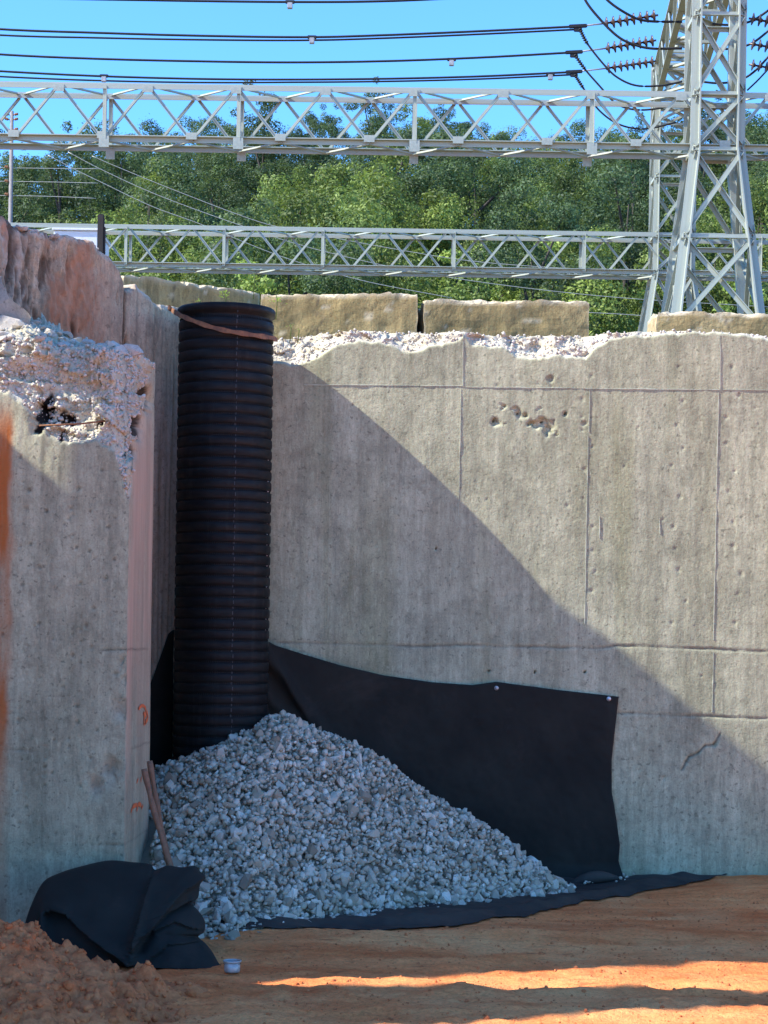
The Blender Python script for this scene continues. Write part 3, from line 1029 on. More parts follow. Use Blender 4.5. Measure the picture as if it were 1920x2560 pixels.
rr_ = np.random.RandomState(31)
jj = np.argwhere(brk[:, :] > 0.9)
jj = jj[rr_.randint(0, len(jj), 2400)]
jj = jj[(V3[jj[:, 0], jj[:, 1], 0] > -2.95)]
chips('concrete_chips', V3[jj[:, 0], jj[:, 1]], stub_root, 33)
jj = np.stack([rr_.randint(len(V3) - 30, len(V3) - 6, 1100), rr_.randint(20, nF, 1100)], 1)
chips('concrete_chips', V3[jj[:, 0], jj[:, 1]], stub_root, 34)
jj = np.argwhere(br > 0.95)
jj = jj[rr_.randint(0, len(jj), 1500)]
jj = jj[WV[jj[:, 0], jj[:, 1], 0] < 3.8]
chips('concrete_chips', WV[jj[:, 0], jj[:, 1]], wall_root, 35, 0.01, 0.04)

# loose rubble on top of the stub wall
rub_meshes = [hull_mesh('rubble_piece', 300 + i, 16, 0.55, 0.8) for i in range(8)]
for me in rub_meshes:
    me.materials.append(M['rubble'])
rub = empty('loose_rubble', (-2.3, 13.7, 1.85), 'loose pale concrete rubble lying on the crumbled stub wall top', 'rubble')
surf = V3[-31:]                                   # top rows of the stub
for i in range(95):
    a, b = random.randint(0, 24), random.randint(25, nF - 4)
    p = surf[a, b]
    if p[0] < -2.95:
        continue
    o = bpy.data.objects.new('rubble_piece', random.choice(rub_meshes))
    s = random.uniform(0.05, 0.13) * (1.25 if random.random() < 0.15 else 1)
    o.location = Vector(p) + Vector((0, 0, s * 0.12))
    o.rotation_euler = (random.uniform(-0.4, 0.4), random.uniform(-0.4, 0.4), random.uniform(0, 6.28))
    o.scale = (s, s, s * 0.9)
    link(o, rub)


for i in range(16):                              # lumps at the sawn end of the stub top
    o = bpy.data.objects.new('rubble_piece', random.choice(rub_meshes))
    s_ = random.uniform(0.14, 0.22)
    o.location = (random.uniform(-2.05, -1.80), random.uniform(13.5, 14.05), ztopc + random.uniform(-0.01, 0.04))
    o.rotation_euler = (random.uniform(-0.4, 0.4), random.uniform(-0.4, 0.4), random.uniform(0, 6.28))
    o.scale = (s_, s_, s_)
    link(o, rub)
for i in range(46):
    px_r = random.uniform(42, 300)
    tq, zq = wing_t(px_r, 600)
    zt_ = float(np.interp(tq * 1.4142, ss, TZ))
    if px_r > 150 and random.random() < 0.6:
        continue
    o = bpy.data.objects.new('rubble_piece', random.choice(rub_meshes))
    s_ = random.uniform(0.04, 0.11) * (0.6 if px_r > 150 else 1)
    bk_ = random.uniform(0.02, 0.22)
    o.location = (W0[0] - tq - bk_ * 0.7, W0[1] - tq + bk_ * 0.7, zt_ + s_ * 0.12)
    o.rotation_euler = (random.uniform(-0.5, 0.5), random.uniform(-0.5, 0.5), random.uniform(0, 6.28))
    o.scale = (s_, s_, s_)
    link(o, wing_root)


def chunk_obj(name, corners_front, back, mat, label, cat, group=None):
    """irregular broken slab from a front outline pushed back in depth"""
    n_ = len(corners_front)
    bm = bmesh.new()
    fr = [bm.verts.new(p) for p in corners_front]
    bkv = [bm.verts.new(Vector(p) + Vector(back) + Vector((random.uniform(-.02, .02), 0, random.uniform(-.02, .02)))) for p in corners_front]
    bm.faces.new(fr)
    bm.faces.new(bkv[::-1])
    for i in range(n_):
        bm.faces.new((fr[i], bkv[i], bkv[(i + 1) % n_], fr[(i + 1) % n_]))
    bmesh.ops.recalc_face_normals(bm, faces=bm.faces[:])
    bmesh.ops.triangulate(bm, faces=bm.faces[:])
    bmesh.ops.subdivide_edges(bm, edges=bm.edges[:], cuts=2, use_grid_fill=True)
    for v in bm.verts:
        c_ = v.co
        k = 0.012
        v.co = c_ + Vector((k * float(vn(c_.x * 9, c_.y * 9, c_.z * 9, 7)), k * float(vn(c_.x * 9, c_.y * 9, c_.z * 9, 8)), k * float(vn(c_.x * 9, c_.y * 9, c_.z * 9, 9))))
    me_ = bpy.data.meshes.new(name)
    bm.to_mesh(me_)
    bm.free()
    return setp(obj(name, me_, mat), label, cat, group)


chunk_obj('concrete_slab_chunk', [P(-60, 690, 14.1), P(2, 688, 14.1), P(22, 745, 13.95), P(60, 772, 13.9), P(76, 792, 13.9), P(72, 815, 13.95), P(20, 812, 14.0), P(-60, 800, 14.1)], (-0.12, 0.3, 0.03), M['rubble'], 'tilted pale broken concrete slab leaning against the pink wing wall', 'concrete chunk')
chunk_obj('concrete_chunk', [P(-50, 800, 13.85), P(10, 788, 13.85), P(48, 798, 13.85), P(62, 815, 13.85), P(40, 838, 13.8), P(-50, 840, 13.8)], (0, 0.22, 0.0), M['rubble'], 'rounded brownish concrete lump below the tilted slab', 'concrete chunk')

# ------------------------------------------------------------------ corrugated pipe
pc = P(559, 1280, 15.555)
PR = 0.378
pitch = 0.0855
ptop = P(565, 768, 15.45).z
prof = [(PR * 0.90, GROUND - 0.1)]
nrib = int((ptop - 0.118 - (GROUND - 0.1)) / pitch)
PZ0 = ptop - 0.118 - nrib * pitch
z = PZ0
for _ in range(nrib):
    prof += [(PR * 0.988, z), (PR * 0.988, z + pitch * 0.14), (PR * 1.006, z + pitch * 0.20), (PR * 1.016, z + pitch * 0.30), (PR * 1.019, z + pitch * 0.58), (PR * 1.017, z + pitch * 0.88), (PR * 1.006, z + pitch * 0.97)]
    z += pitch
prof += [(PR * 0.955, z + 0.01), (PR * 0.96, z + 0.04), (PR * 1.045, z + 0.055), (PR * 1.05, z + 0.10), (PR * 1.02, z + 0.115), (PR * 0.96, z + 0.118), (PR * 0.90, z + 0.10), (PR * 0.90, z - 1.5)]
pipe_root = empty('corrugated_pipe', (pc.x, pc.y, GROUND), 'tall black corrugated plastic drain pipe standing upright in the wall corner', 'pipe')
me = lathe_mesh('pipe_body', prof, 96)
o = obj('pipe_body', me, M['pipe'])
o.location = (pc.x, pc.y, 0)
o.parent = pipe_root
o.matrix_parent_inverse = Matrix.Translation(-pipe_root.location)
# moulded seam nubs along the front and short moulding ribs in the valleys
rib = []
M['nub'] = plain('dusty_plastic', (0.045, 0.045, 0.05), 0.5)
vs, fs = [], []
z = PZ0 + 6 * pitch
k = 0
while z < ptop - 0.1:
    a0 = -PI / 2 + 0.31 + 0.012 * math.sin(k * 2.1)
    for zz, rr, hh in ((z + pitch * 0.07, 0.991, 0.010), (z + pitch * 0.60, 1.0215, 0.014)):
        r0 = PR * rr
        for sx in (-1, 1):
            for sz in (-1, 1):
                for dr in (0.0, 0.004):
                    a = a0 + sx * 0.007
                    vs.append((pc.x + (r0 + dr) * math.cos(a), pc.y + (r0 + dr) * math.sin(a), zz + sz * hh))
        b = len(vs) - 8
        fs += [[b + i for i in q] for q in ((0, 2, 3, 1), (4, 5, 7, 6), (0, 1, 5, 4), (2, 6, 7, 3), (1, 3, 7, 5), (0, 4, 6, 2))]
    z += pitch
    k += 1
o = obj('mould_seam', mesh_np('mould_seam', np.array(vs), fs), M['nub'], pipe_root)
o['kind'] = 'stuff'
vs, fs = [], []
z = PZ0 + 14 * pitch
while z < ptop - 0.1:
    for a in np.arange(-PI * 0.93, -0.05, 0.048):
        r0 = PR * 0.987
        b = len(vs)
        for sx in (-1, 1):
            for zz in (z - 0.004, z + pitch * 0.20):
                for dr in (0.0, 0.006):
                    aa = a + sx * 0.008
                    vs.append((pc.x + (r0 + dr) * math.cos(aa), pc.y + (r0 + dr) * math.sin(aa), zz))
        fs += [[b + i for i in q] for q in ((1, 3, 7, 5), (0, 1, 3, 2), (4, 6, 7, 5))]
    z += pitch
o = obj('valley_ribs', mesh_np('valley_ribs', np.array(vs), fs), M['pipe'], pipe_root)
o['kind'] = 'stuff'
# mortar caught in the valleys against the wall
for i, py in enumerate((1160, 1195, 1225, 1255, 1285, 1312, 1335, 1358, 1386, 1412, 1438, 1465, 1490, 1518, 1545, 1572)):
    o = bpy.data.objects.new('mortar_lump', rub_meshes[i % 8].copy())
    o.data.materials.clear()
    o.data.materials.append(M['mortar'])
    zc = P(676, py, 15.5).z
    kz = round((zc - PZ0) / pitch - 0.07)
    zc = PZ0 + (kz + 0.07) * pitch
    a = -0.30
    o.location = (pc.x + PR * 0.975 * math.cos(a), pc.y + PR * 0.975 * math.sin(a), zc)
    s = random.uniform(0.018, 0.036)
    o.scale = (s * 1.3, s, s * 0.8)
    o.rotation_euler = (random.uniform(-.3, .3), random.uniform(-.3, .3), random.uniform(-.5, .5))
    link(o, pipe_root)

# rusty steel band across the pipe top
bp = [(424, 768),  (434, 776), (455, 789), (480, 800), (520, 815), (560, 826), (600, 833), (645, 840), (676, 845), (690, 850)]
path = []
for px, py in bp:
    a = ((px - 960.0) + TH * (py - 1280.0)) / F
    X = a * 15.3
    ddx = X - pc.x
    rr = PR * 1.06
    yy = pc.y - math.sqrt(max(rr * rr - ddx * ddx, 0.0)) if abs(ddx) < rr else pc.y
    p = P(px, py, yy)
    path.append(p)
path = smooth_path(path, 6)
n = len(path)
V = np.zeros((n, 4, 3))
for i, p in enumerate(path):
    h = 0.018 + 0.003 * math.sin(i * 0.9)
    nrm = np.array((p[0] - pc.x, p[1] - pc.y, 0))
    nrm /= np.linalg.norm(nrm)
    V[i] = [p + nrm * 0.012 + (0, 0, h), p + nrm * 0.016 - (0, 0, h), p + nrm * 0.004 - (0, 0, h), p + nrm * 0.002 + (0, 0, h)]
f = grid_faces(n, 4, True).tolist() + [[3, 2, 1, 0], [4 * n - 4 + i for i in range(4)]]
setp(obj('steel_band', mesh_np('steel_band', V.reshape(-1, 3), f), M['rust']), 'rusty steel band slung round the top of the black pipe', 'band')

# ------------------------------------------------------------------ gravel pile
AX, AY = P(712, 1806, 15.35).x, 15.35
HP = P(712, 1806, 15.35).z - GROUND


def pile_h(X, Y):
    dx_, dy_ = X - AX, Y - AY
    a = (dx_ - dy_) * 0.7071 / 1.66
    r = np.hypot(dx_, dy_) / np.where(dy_ < -0.4, 2.55, 2.28)
    e = np.maximum(a, r)
    e = (np.sqrt(e * e + 0.05) - 0.2236) / (1.0247 - 0.2236)
    h = HP * 1.0 * (1 - e)
    return h + 0.05 * fbm(X * 2.2, Y * 2.2, 0, 121, 3)


gp = empty('gravel_pile', (-0.5, 14.6, GROUND), 'heap of angular blue-grey crushed stone in front of the pipe', 'gravel pile')
bxs = np.linspace(-2.6, 1.9, 110)
bys = np.linspace(12.6, 15.93, 90)
BX, BY = np.meshgrid(bxs, bys)
BZ = GROUND + pile_h(BX, BY) - 0.05
BZ = np.where(BY > BX + 17.62, GROUND - 0.3, BZ)
BZ = np.maximum(BZ, GROUND - 0.25)
core_f = grid_faces(len(bys), len(bxs))
keep = (BZ.ravel()[core_f] > GROUND - 0.2).any(1)
cc = np.zeros((BX.size, 3))
cc[:, 0] = 0.05  # core darkened to stand for shade in the gaps between stones
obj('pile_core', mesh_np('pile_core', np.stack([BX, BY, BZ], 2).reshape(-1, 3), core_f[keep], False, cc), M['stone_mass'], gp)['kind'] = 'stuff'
r = np.random.RandomState(11)
NS = 30000
sx, sy = r.uniform(-2.4, 1.75, NS), r.uniform(12.7, 15.88, NS)
hh = pile_h(sx, sy)
ok = (hh > -0.02) & (sy < sx + 17.5) & (np.hypot(sx - pc.x, sy - pc.y) > PR * 1.05) & ~((sx < XC + 0.10) & (sy < 14.25))
sx, sy, hh = sx[ok], sy[ok], hh[ok]
size = np.clip(r.lognormal(math.log(0.049), 0.36, len(sx)), 0.022, 0.12)
toe = sstep(0.35, 0.0, hh)
size = size * (1 + 0.18 * toe)
pos = np.stack([sx, sy, GROUND + np.maximum(hh, 0.015) + r.uniform(-0.06, 0.026, len(sx))], 1)
colr = np.clip(r.normal(0.50, 0.24, len(sx)), 0, 1)
order = np.argsort(-(size / pos[:, 1]) * (pos[:, 2] > GROUND + hh - 0.012))
big, rest = order[:300], order[300:]
obj('small_stones', scatter_mass('small_stones', hulls, pos[rest], size[rest], r, colr[rest]), M['stone_mass'], gp)['kind'] = 'stuff'
for i in big:
    o = bpy.data.objects.new('stone', stone_meshes[r.randint(0, 22)])
    o.location = pos[i]
    o.rotation_euler = tuple(r.uniform(0, 6.28, 3))
    s = float(size[i]) * 1.1
    o.scale = (s * r.uniform(0.9, 1.3), s, s)
    link(o, gp)

# stones that rolled off the heap
r2 = np.random.RandomState(77)
kx = r2.uniform(-1.1, 2.3, 130)
ky = kx * 0.97 + 14.05 - np.abs(r2.normal(0, 0.16, 130)) + 0.05
spill = np.stack([kx, ky, gz(kx, ky) + 0.045], 1)
sz_ = np.clip(r2.lognormal(math.log(0.03), 0.5, 130), 0.012, 0.075)
o = obj('spilled_stones', scatter_mass('spilled_stones', hulls, spill, sz_, r2, r2.uniform(0.2, 1, 130)), M['stone_mass'], gp)
o['kind'] = 'stuff'

# ------------------------------------------------------------------ geotextile sheets
def solid(o, t=0.004):
    m_ = o.modifiers.new('thickness', 'SOLIDIFY')
    m_.thickness = t
    m_.offset = 1
    return o


topc = np.array([wall_xz(*p) for p in ((672, 1602), (690, 1612), (760, 1635), (850, 1662), (960, 1688), (1080, 1705), (1180, 1712), (1240, 1704), (1300, 1712), (1400, 1725), (1545, 1741))])
rgt = np.array([wall_xz(*p) for p in ((1562, 2225), (1558, 2200), (1545, 2150), (1548, 2110), (1538, 2040), (1528, 1980), (1528, 1900), (1536, 1820), (1545, 1741))])
ns, nt_ = 170, 110
S, Tt = np.meshgrid(np.linspace(0, 1, ns), np.linspace(0, 1, nt_))
XL = wall_xz(668, 1900)[0] - 0.02
XR0 = topc[-1, 0]
Xg = XL + S * (XR0 - XL)
zt = np.interp(Xg, topc[:, 0], topc[:, 1])
Zg = GROUND - 0.02 + Tt * (zt - GROUND + 0.02)
xr = np.interp(Zg, rgt[:, 1], rgt[:, 0])
Xg = XL + S * (xr - XL)
zt = np.interp(XL + S * (XR0 - XL), topc[:, 0], topc[:, 1])
lx = Xg - XL
off = 0.02 + 0.20 * np.exp(-lx / 0.35) + 0.012 * (1 + fbm(Xg * 1.6, Zg * 1.3, 0, 131, 3))
for sl, c0, w, a in ((1.05, 0.10, 0.08, 0.09), (0.8, 0.42, 0.08, 0.06), (1.6, -0.02, 0.05, 0.06), (0.6, 0.8, 0.10, 0.04)):
    q = (zt - Zg) - sl * (lx - 0.0) * 1.0 - c0 + 0.05 * fbm(lx * 3, Zg * 2, 0, 133, 2)
    off = off + a * np.exp(-(q / w) ** 2) * np.exp(-lx / 0.7)
off = off + 0.006 * np.abs(fbm(Xg * 5 + Zg * 3, Zg * 2.5 - Xg * 2, 0, 137, 3)) + 0.0025 * fbm(Xg * 22, Zg * 22, 0, 138, 2)
off = off + 0.02 * sstep(0.93, 1.0, S) * (0.5 + 0.5 * np.sin(Zg * 7)) + 0.10 * sstep(0.12, 0.0, Tt)
SV = np.stack([Xg, WY - off, Zg], 2)
sheet_root = empty('geotextile_sheet', (0.3, WY - 0.1, GROUND), 'black geotextile sheet pinned flat against the concrete wall right of the pipe', 'fabric sheet')
solid(obj('sheet', mesh_np('sheet', SV.reshape(-1, 3), grid_faces(nt_, ns), True), M['fabric'], sheet_root))
for px, py in ((1522, 1747), (1241, 1720)):
    p = P(px, py, WY - 0.05)
    me = lathe_mesh('washer', [(0.0, 0.012), (0.008, 0.012), (0.009, 0.007), (0.018, 0.005), (0.019, 0.0), (0.0, 0.0)], 16)
    o = obj('washer', me, M['washer'] if px > 1400 else M['zinc'])
    o.rotation_euler = (PI / 2, 0, 0)
    o.location = p
    o.parent = sheet_root
    o.matrix_parent_inverse = Matrix.Translation(-sheet_root.location)

# ground apron of the same fabric
fr = [PG(*p) for p in ((470, 2352), (560, 2348), (680, 2344), (800, 2338), (960, 2336), (1100, 2327), (1180, 2316), (1240, 2302), (1320, 2290), (1400, 2268), (1500, 2250), (1600, 2236), (1720, 2224), (1800, 2214), (1900, 2200))]
frp = np.array([(p.x, p.y) for p in fr])
na, nb = 220, 70
xa = np.linspace(frp[0, 0], frp[-1, 0], na)
yf = np.interp(xa, frp[:, 0], frp[:, 1]) + 0.02 * fbm(xa * 5, 0, 0, 141, 3)
yb = np.minimum(np.where(xa < -1.55, yf + 1.6, WY - 0.06), WY - 0.06)
yb = np.where(xa > 2.2, np.maximum(yf + 0.02, WY - 0.06 - (xa - 2.2) * 0.05), yb)
A = np.linspace(0, 1, nb) ** 1.5
YA = yf[None] + A[:, None] * (yb - yf)[None]
XA = np.repeat(xa[None], nb, 0)
d_edge = YA - yf[None]
ZA = gz(XA, YA) + 0.012 + 0.018 * (1 + fbm(XA * 2.2, YA * 3.2, 0, 143, 3)) * sstep(0, 0.25, d_edge) + 0.03 * np.exp(-((d_edge - 0.22 - 0.05 * np.sin(XA * 3)) / 0.09) ** 2)
ZA = np.where(d_edge > 1.2, np.minimum(ZA, GROUND + 0.12), ZA)
ap = solid(obj('geotextile_apron', mesh_np('geotextile_apron', np.stack([XA, YA, ZA], 2).reshape(-1, 3), grid_faces(nb, na), True), M['fabric_dusty']), 0.005)
setp(ap, 'black geotextile apron lying on the clay along the foot of the gravel', 'fabric sheet')
# rolled fold of fabric at the foot of the wall sheet
fold = smooth_path([P(1425, 2212, 15.75), P(1460, 2200, 15.76), P(1500, 2192, 15.78), P(1545, 2196, 15.8)], 8)
o = obj('fabric_fold', tube_mesh('fabric_fold', fold, [0.02 + 0.035 * math.sin(PI * i / (len(fold) - 1)) for i in range(len(fold))], 10), M['fabric_dusty'], ap)

# small sheet on the wing wall left of the pipe
pts = []
nq, mq = 30, 60
LV = np.zeros((mq, nq, 3))
for j in range(nq):
    s = j / (nq - 1)
    tq = 0.02 + s * 0.62
    ztop_ = np.interp(tq, (0.0, 0.06, 0.17, 0.3, 0.7), (P(432, 1570, 15.9).z, P(422, 1582, 15.9).z, P(386, 1690, 15.8).z, P(386, 1800, 15.8).z, P(386, 1990, 15.8).z))
    for i in range(mq):
        zz = GROUND + (i / (mq - 1)) * (ztop_ - GROUND)
        o_ = 0.03 + 0.012 * float(vn(tq * 9, zz * 3, 0, 151))
        LV[i, j] = (W0[0] - tq + o_ * 0.7, W0[1] - tq - o_ * 0.7, zz)
o = solid(obj('geotextile_strip', mesh_np('geotextile_strip', LV.reshape(-1, 3), grid_faces(mq, nq), True), M['fabric']))
setp(o, 'narrow black geotextile strip on the wing wall between stub wall and pipe', 'fabric sheet')

# crumpled bundle of fabric in front of the stub wall
outl = [(62, 2310), (78, 2262), (108, 2205), (150, 2182), (205, 2165), (272, 2151), (330, 2155), (375, 2160), (388, 2174), (418, 2164), (455, 2168), (486, 2164), (500, 2178), (514, 2192), (500, 2212), (494, 2246), (468, 2254), (492, 2272), (512, 2302), (510, 2330), (496, 2342), (520, 2365), (540, 2396), (552, 2434), (470, 2440), (380, 2436), (280, 2420), (180, 2400), (100, 2370)]
Dz = lambda py: 12.75 - 0.95 * (py - 2150) / 290.0
op = np.array([tuple(P(px, py, Dz(py))) for px, py in outl])
op = np.concatenate([op, op[:1]])
op = smooth_path(op, 7)[:-1]
cen = P(330, 2300, Dz(2300))
cenv = np.array(cen)
nR = 46
rr = np.linspace(0.0, 1, nR) ** 0.85
FV = cenv[None, None] + rr[:, None, None] * (op - cenv)[None]
bul = np.sqrt(np.clip(1 - rr ** 2.2, 0, 1))
X_, Z_ = FV[..., 0], FV[..., 2]


def pxz(px, py):
    p = P(px, py, Dz(py))
    return np.array((p.x, p.z))


def ridge(pts_, w, amp, side=0.0):
    """crease along a polyline; side gives a lip on one flank"""
    out = np.zeros_like(X_)
    q_ = [pxz(*p) for p in pts_]
    best = np.full(X_.shape, 1e9)
    sg = np.zeros_like(X_)
    for a_, b_ in zip(q_[:-1], q_[1:]):
        ab = b_ - a_
        t_ = np.clip(((X_ - a_[0]) * ab[0] + (Z_ - a_[1]) * ab[1]) / (ab @ ab), 0, 1)
        ex_, ez_ = X_ - a_[0] - t_ * ab[0], Z_ - a_[1] - t_ * ab[1]
        dd_ = np.hypot(ex_, ez_)
        s_ = np.sign(ab[0] * ez_ - ab[1] * ex_)
        m_ = dd_ < best
        best = np.where(m_, dd_, best)
        sg = np.where(m_, s_, sg)
    g = np.exp(-(best / w) ** 2)
    return amp * g, amp * np.exp(-best / (w * 2.5)) * sg * side


fold_h = (0.02 * fbm(X_ * 3, Z_ * 3, 0, 161, 3) - 0.018 * np.abs(fbm(X_ * 6 + Z_ * 2, Z_ * 7 - X_ * 3, 0, 163, 3))) * bul[:, None]
for pts_, w, amp, side in (
        ([(128, 2330), (128, 2270), (150, 2262), (175, 2268), (210, 2300), (270, 2345), (330, 2390)], 0.035, 0.05, 0.9),
        ([(120, 2300), (122, 2262), (148, 2254), (178, 2262)], 0.03, 0.05, 0.3),
        ([(388, 2174), (375, 2230), (360, 2290), (345, 2350), (335, 2390)], 0.03, 0.06, 0.5),
        ([(514, 2192), (470, 2215), (420, 2275), (360, 2340)], 0.035, 0.05, -0.5),
        ([(468, 2254), (430, 2270), (390, 2310), (360, 2360)], 0.04, -0.08, 0.4),
        ([(510, 2320), (450, 2290), (400, 2310)], 0.04, 0.06, -0.4),
        ([(500, 2350), (430, 2350), (370, 2400)], 0.05, -0.05, 0.3)):
    a_, b_ = ridge(pts_, w, amp, side)
    fold_h += (a_ + b_) * np.minimum(1, bul[:, None] * 2)
FY = FV[..., 1] - 0.26 * bul[:, None] - fold_h
front = np.stack([FV[..., 0], FY, FV[..., 2]], 2)
backv = np.stack([FV[..., 0], FV[..., 1] + 0.14 * bul[:, None], FV[..., 2]], 2)
nO = op.shape[0]
n1 = nR * nO
verts = np.concatenate([front.reshape(-1, 3), backv.reshape(-1, 3)])
verts[:, 2] = np.maximum(verts[:, 2], GROUND + 0.005)
f1 = grid_faces(nR, nO, True)
me = mesh_np('fabric_bundle', verts, np.concatenate([f1, f1[:, ::-1] + n1]), True)
bm = bmesh.new()
bm.from_mesh(me)
bmesh.ops.remove_doubles(bm, verts=bm.verts[:], dist=0.0008)
bmesh.ops.recalc_face_normals(bm, faces=bm.faces[:])
bm.to_mesh(me)
bm.free()
setp(obj('fabric_bundle', me, M['fabric']), 'crumpled heap of black geotextile on the ground against the stub wall', 'fabric heap')

# ------------------------------------------------------------------ two long-handled tools
def tool(tip, mid, foot, label):
    root_ = empty('digging_tool', foot, label, 'tool', 'tools leaning by the gravel')
    pth_ = smooth_path([tip, mid, foot], 10)
    obj('handle', tube_mesh('handle', pth_, [0.0195 + 0.003 * math.sin(i * 0.8) for i in range(len(pth_))], 10), M['wood'], root_)
    d_ = (Vector(foot) - Vector(mid)).normalized()
    p0 = Vector(foot)
    w = [(0.02, 0), (0.06, 0.05), (0.09, 0.08), (0.09, 0.20), (0.05, 0.28), (0.0, 0.31)]
    vs_, fs_ = [], []
    for a_, t_ in w:
        c_ = p0 + d_ * t_
        for s_ in (-1, -0.5, 0, 0.5, 1):
            vs_.append(c_ + Vector((s_ * a_, 0.02 * (1 - s_ * s_), 0)))
    solid(obj('blade', mesh_np('blade', np.array([tuple(x) for x in vs_]), grid_faces(len(w), 5), True), M['steel_dark'], root_), 0.003)


tool(P(374, 1902, 12.95), P(392, 2010, 12.93), P(424, 2170, 12.9), 'longer wooden tool handle leaning against the pink sawn wall edge')
tool(P(360, 1922, 12.82), P(386, 2030, 12.80), P(430, 2178, 12.77), 'shorter wooden tool handle crossing in front of the longer one')

# ------------------------------------------------------------------ small tub
tb = PG(580, 2440)
tub = empty('small_tub', (tb.x, tb.y, gz(tb.x, tb.y)), 'small dented grey-white tub standing on clay beside the fabric heap', 'tub')
me = lathe_mesh('tub_body', [(0.0, 0.004), (0.044, 0.004), (0.046, 0.012), (0.050, 0.066), (0.048, 0.066), (0.044, 0.014), (0.0, 0.012)], 28)
for v_ in me.vertices:
    v_.co.x *= 1 + 0.06 * math.sin(v_.co.z * 60)
    v_.co.y *= 0.95
o = obj('tub_body', me, M['zinc'])
o.parent = tub
o = obj('rim', lathe_mesh('rim', [(0.0505, 0.064), (0.0555, 0.066), (0.0565, 0.072), (0.052, 0.0745), (0.0475, 0.072), (0.0475, 0.064), (0.0505, 0.064)], 28), M['zinc'])
o.parent = tub
bm_path = [(0.05 * math.cos(a) * 1.08, 0.05 * math.sin(a) * 0.3 - 0.035, 0.066 - 0.02 * math.sin(a)) for a in np.linspace(0.1, PI - 0.1, 14)]
o = obj('bail_handle', tube_mesh('bail_handle', bm_path, 0.0016, 6), M['steel_dark'])
o.parent = tub

# ------------------------------------------------------------------ clay heap in the left foreground
hp = [(-60, 2290), (0, 2300), (40, 2292), (90, 2312), (130, 2350), (200, 2378), (260, 2400), (320, 2412), (355, 2402), (385, 2420), (420, 2440), (450, 2450)]
Dm = 10.9
ridge_x = np.array([P(px, py, Dm).x for px, py in hp])
ridge_z = np.array([P(px, py, Dm).z for px, py in hp])
hx = np.concatenate([np.linspace(-4.6, -2.5, 40), np.arange(-2.48, -0.85, 0.016)])
hy = np.arange(8.6, 11.9, 0.018)
HX, HY = np.meshgrid(hx, hy)
rh = np.interp(HX, ridge_x, ridge_z - GROUND, left=ridge_z[0] - GROUND + 0.1)
rh = np.maximum(rh, 0)
prof_y = np.where(HY > Dm, sstep(Dm + 0.25 + rh * 1.5, Dm, HY), np.where(HY > 0, sstep(Dm - 1.0 - rh * 2.2, Dm - 0.02, HY), 0))
hz_ = rh * prof_y * sstep(-0.9, -1.25, HX + 0.1 * fbm(HY * 3, 0, 0, 177, 2))
hz_ = hz_ + (0.055 * fbm(HX * 5, HY * 5, 0, 171, 4, 0.6) + 0.02 * fbm(HX * 22, HY * 22, 0, 173, 3)) * sstep(0.0, 0.12, hz_)
HZm = gz(HX, HY) - 0.03 + hz_
dirt = empty('clay_heap', (-2.4, 10.6, GROUND), 'loose heap of crumbly red clay at the foot of the fabric heap', 'dirt heap')
hf = grid_faces(len(hy), len(hx))
keep = (hz_.ravel()[hf] > 0.012).any(1)
obj('heap_body', mesh_np('heap_body', np.stack([HX, HY, HZm], 2).reshape(-1, 3), hf[keep], False), M['clod'], dirt)['kind'] = 'stuff'
r = np.random.RandomState(23)
NCL = 2600
ci, cj = r.randint(0, len(hy), NCL), r.randint(38, len(hx), NCL)
okc = hz_[ci, cj] > 0.02
ci, cj = ci[okc], cj[okc]
cpos = np.stack([HX[ci, cj], HY[ci, cj], HZm[ci, cj]], 1) + r.uniform(-0.01, 0.006, (len(ci), 3))
csz = np.clip(r.lognormal(math.log(0.028), 0.5, len(ci)), 0.01, 0.09)
chul = [hull_np(hull_mesh('clod', 500 + i, 18, 0.85, 0.9)) for i in range(6)]
obj('clods', scatter_mass('clods', chul, cpos, csz, r, r.uniform(0, 1, len(ci))), M['clod'], dirt)['kind'] = 'stuff'
# scattered crumbs on the open clay
NCR = 2600
px_, py_ = r.uniform(-1.6, 3.2, NCR), r.uniform(10.0, 15.2, NCR)
yedge = np.interp(px_, frp[:, 0], frp[:, 1])
k_ = py_ < yedge - 0.03
px_, py_ = px_[k_], py_[k_]
cp = np.stack([px_, py_, gz(px_, py_) + 0.001], 1)
cr = obj('clay_crumbs', scatter_mass('clay_crumbs', chul, cp, np.clip(r.lognormal(math.log(0.012), 0.5, len(px_)), 0.005, 0.045), r, r.uniform(0, 1, len(px_))), M['clod'])
setp(cr, 'small crumbs of clay strewn over the packed ground', 'clay crumbs', kind='stuff')

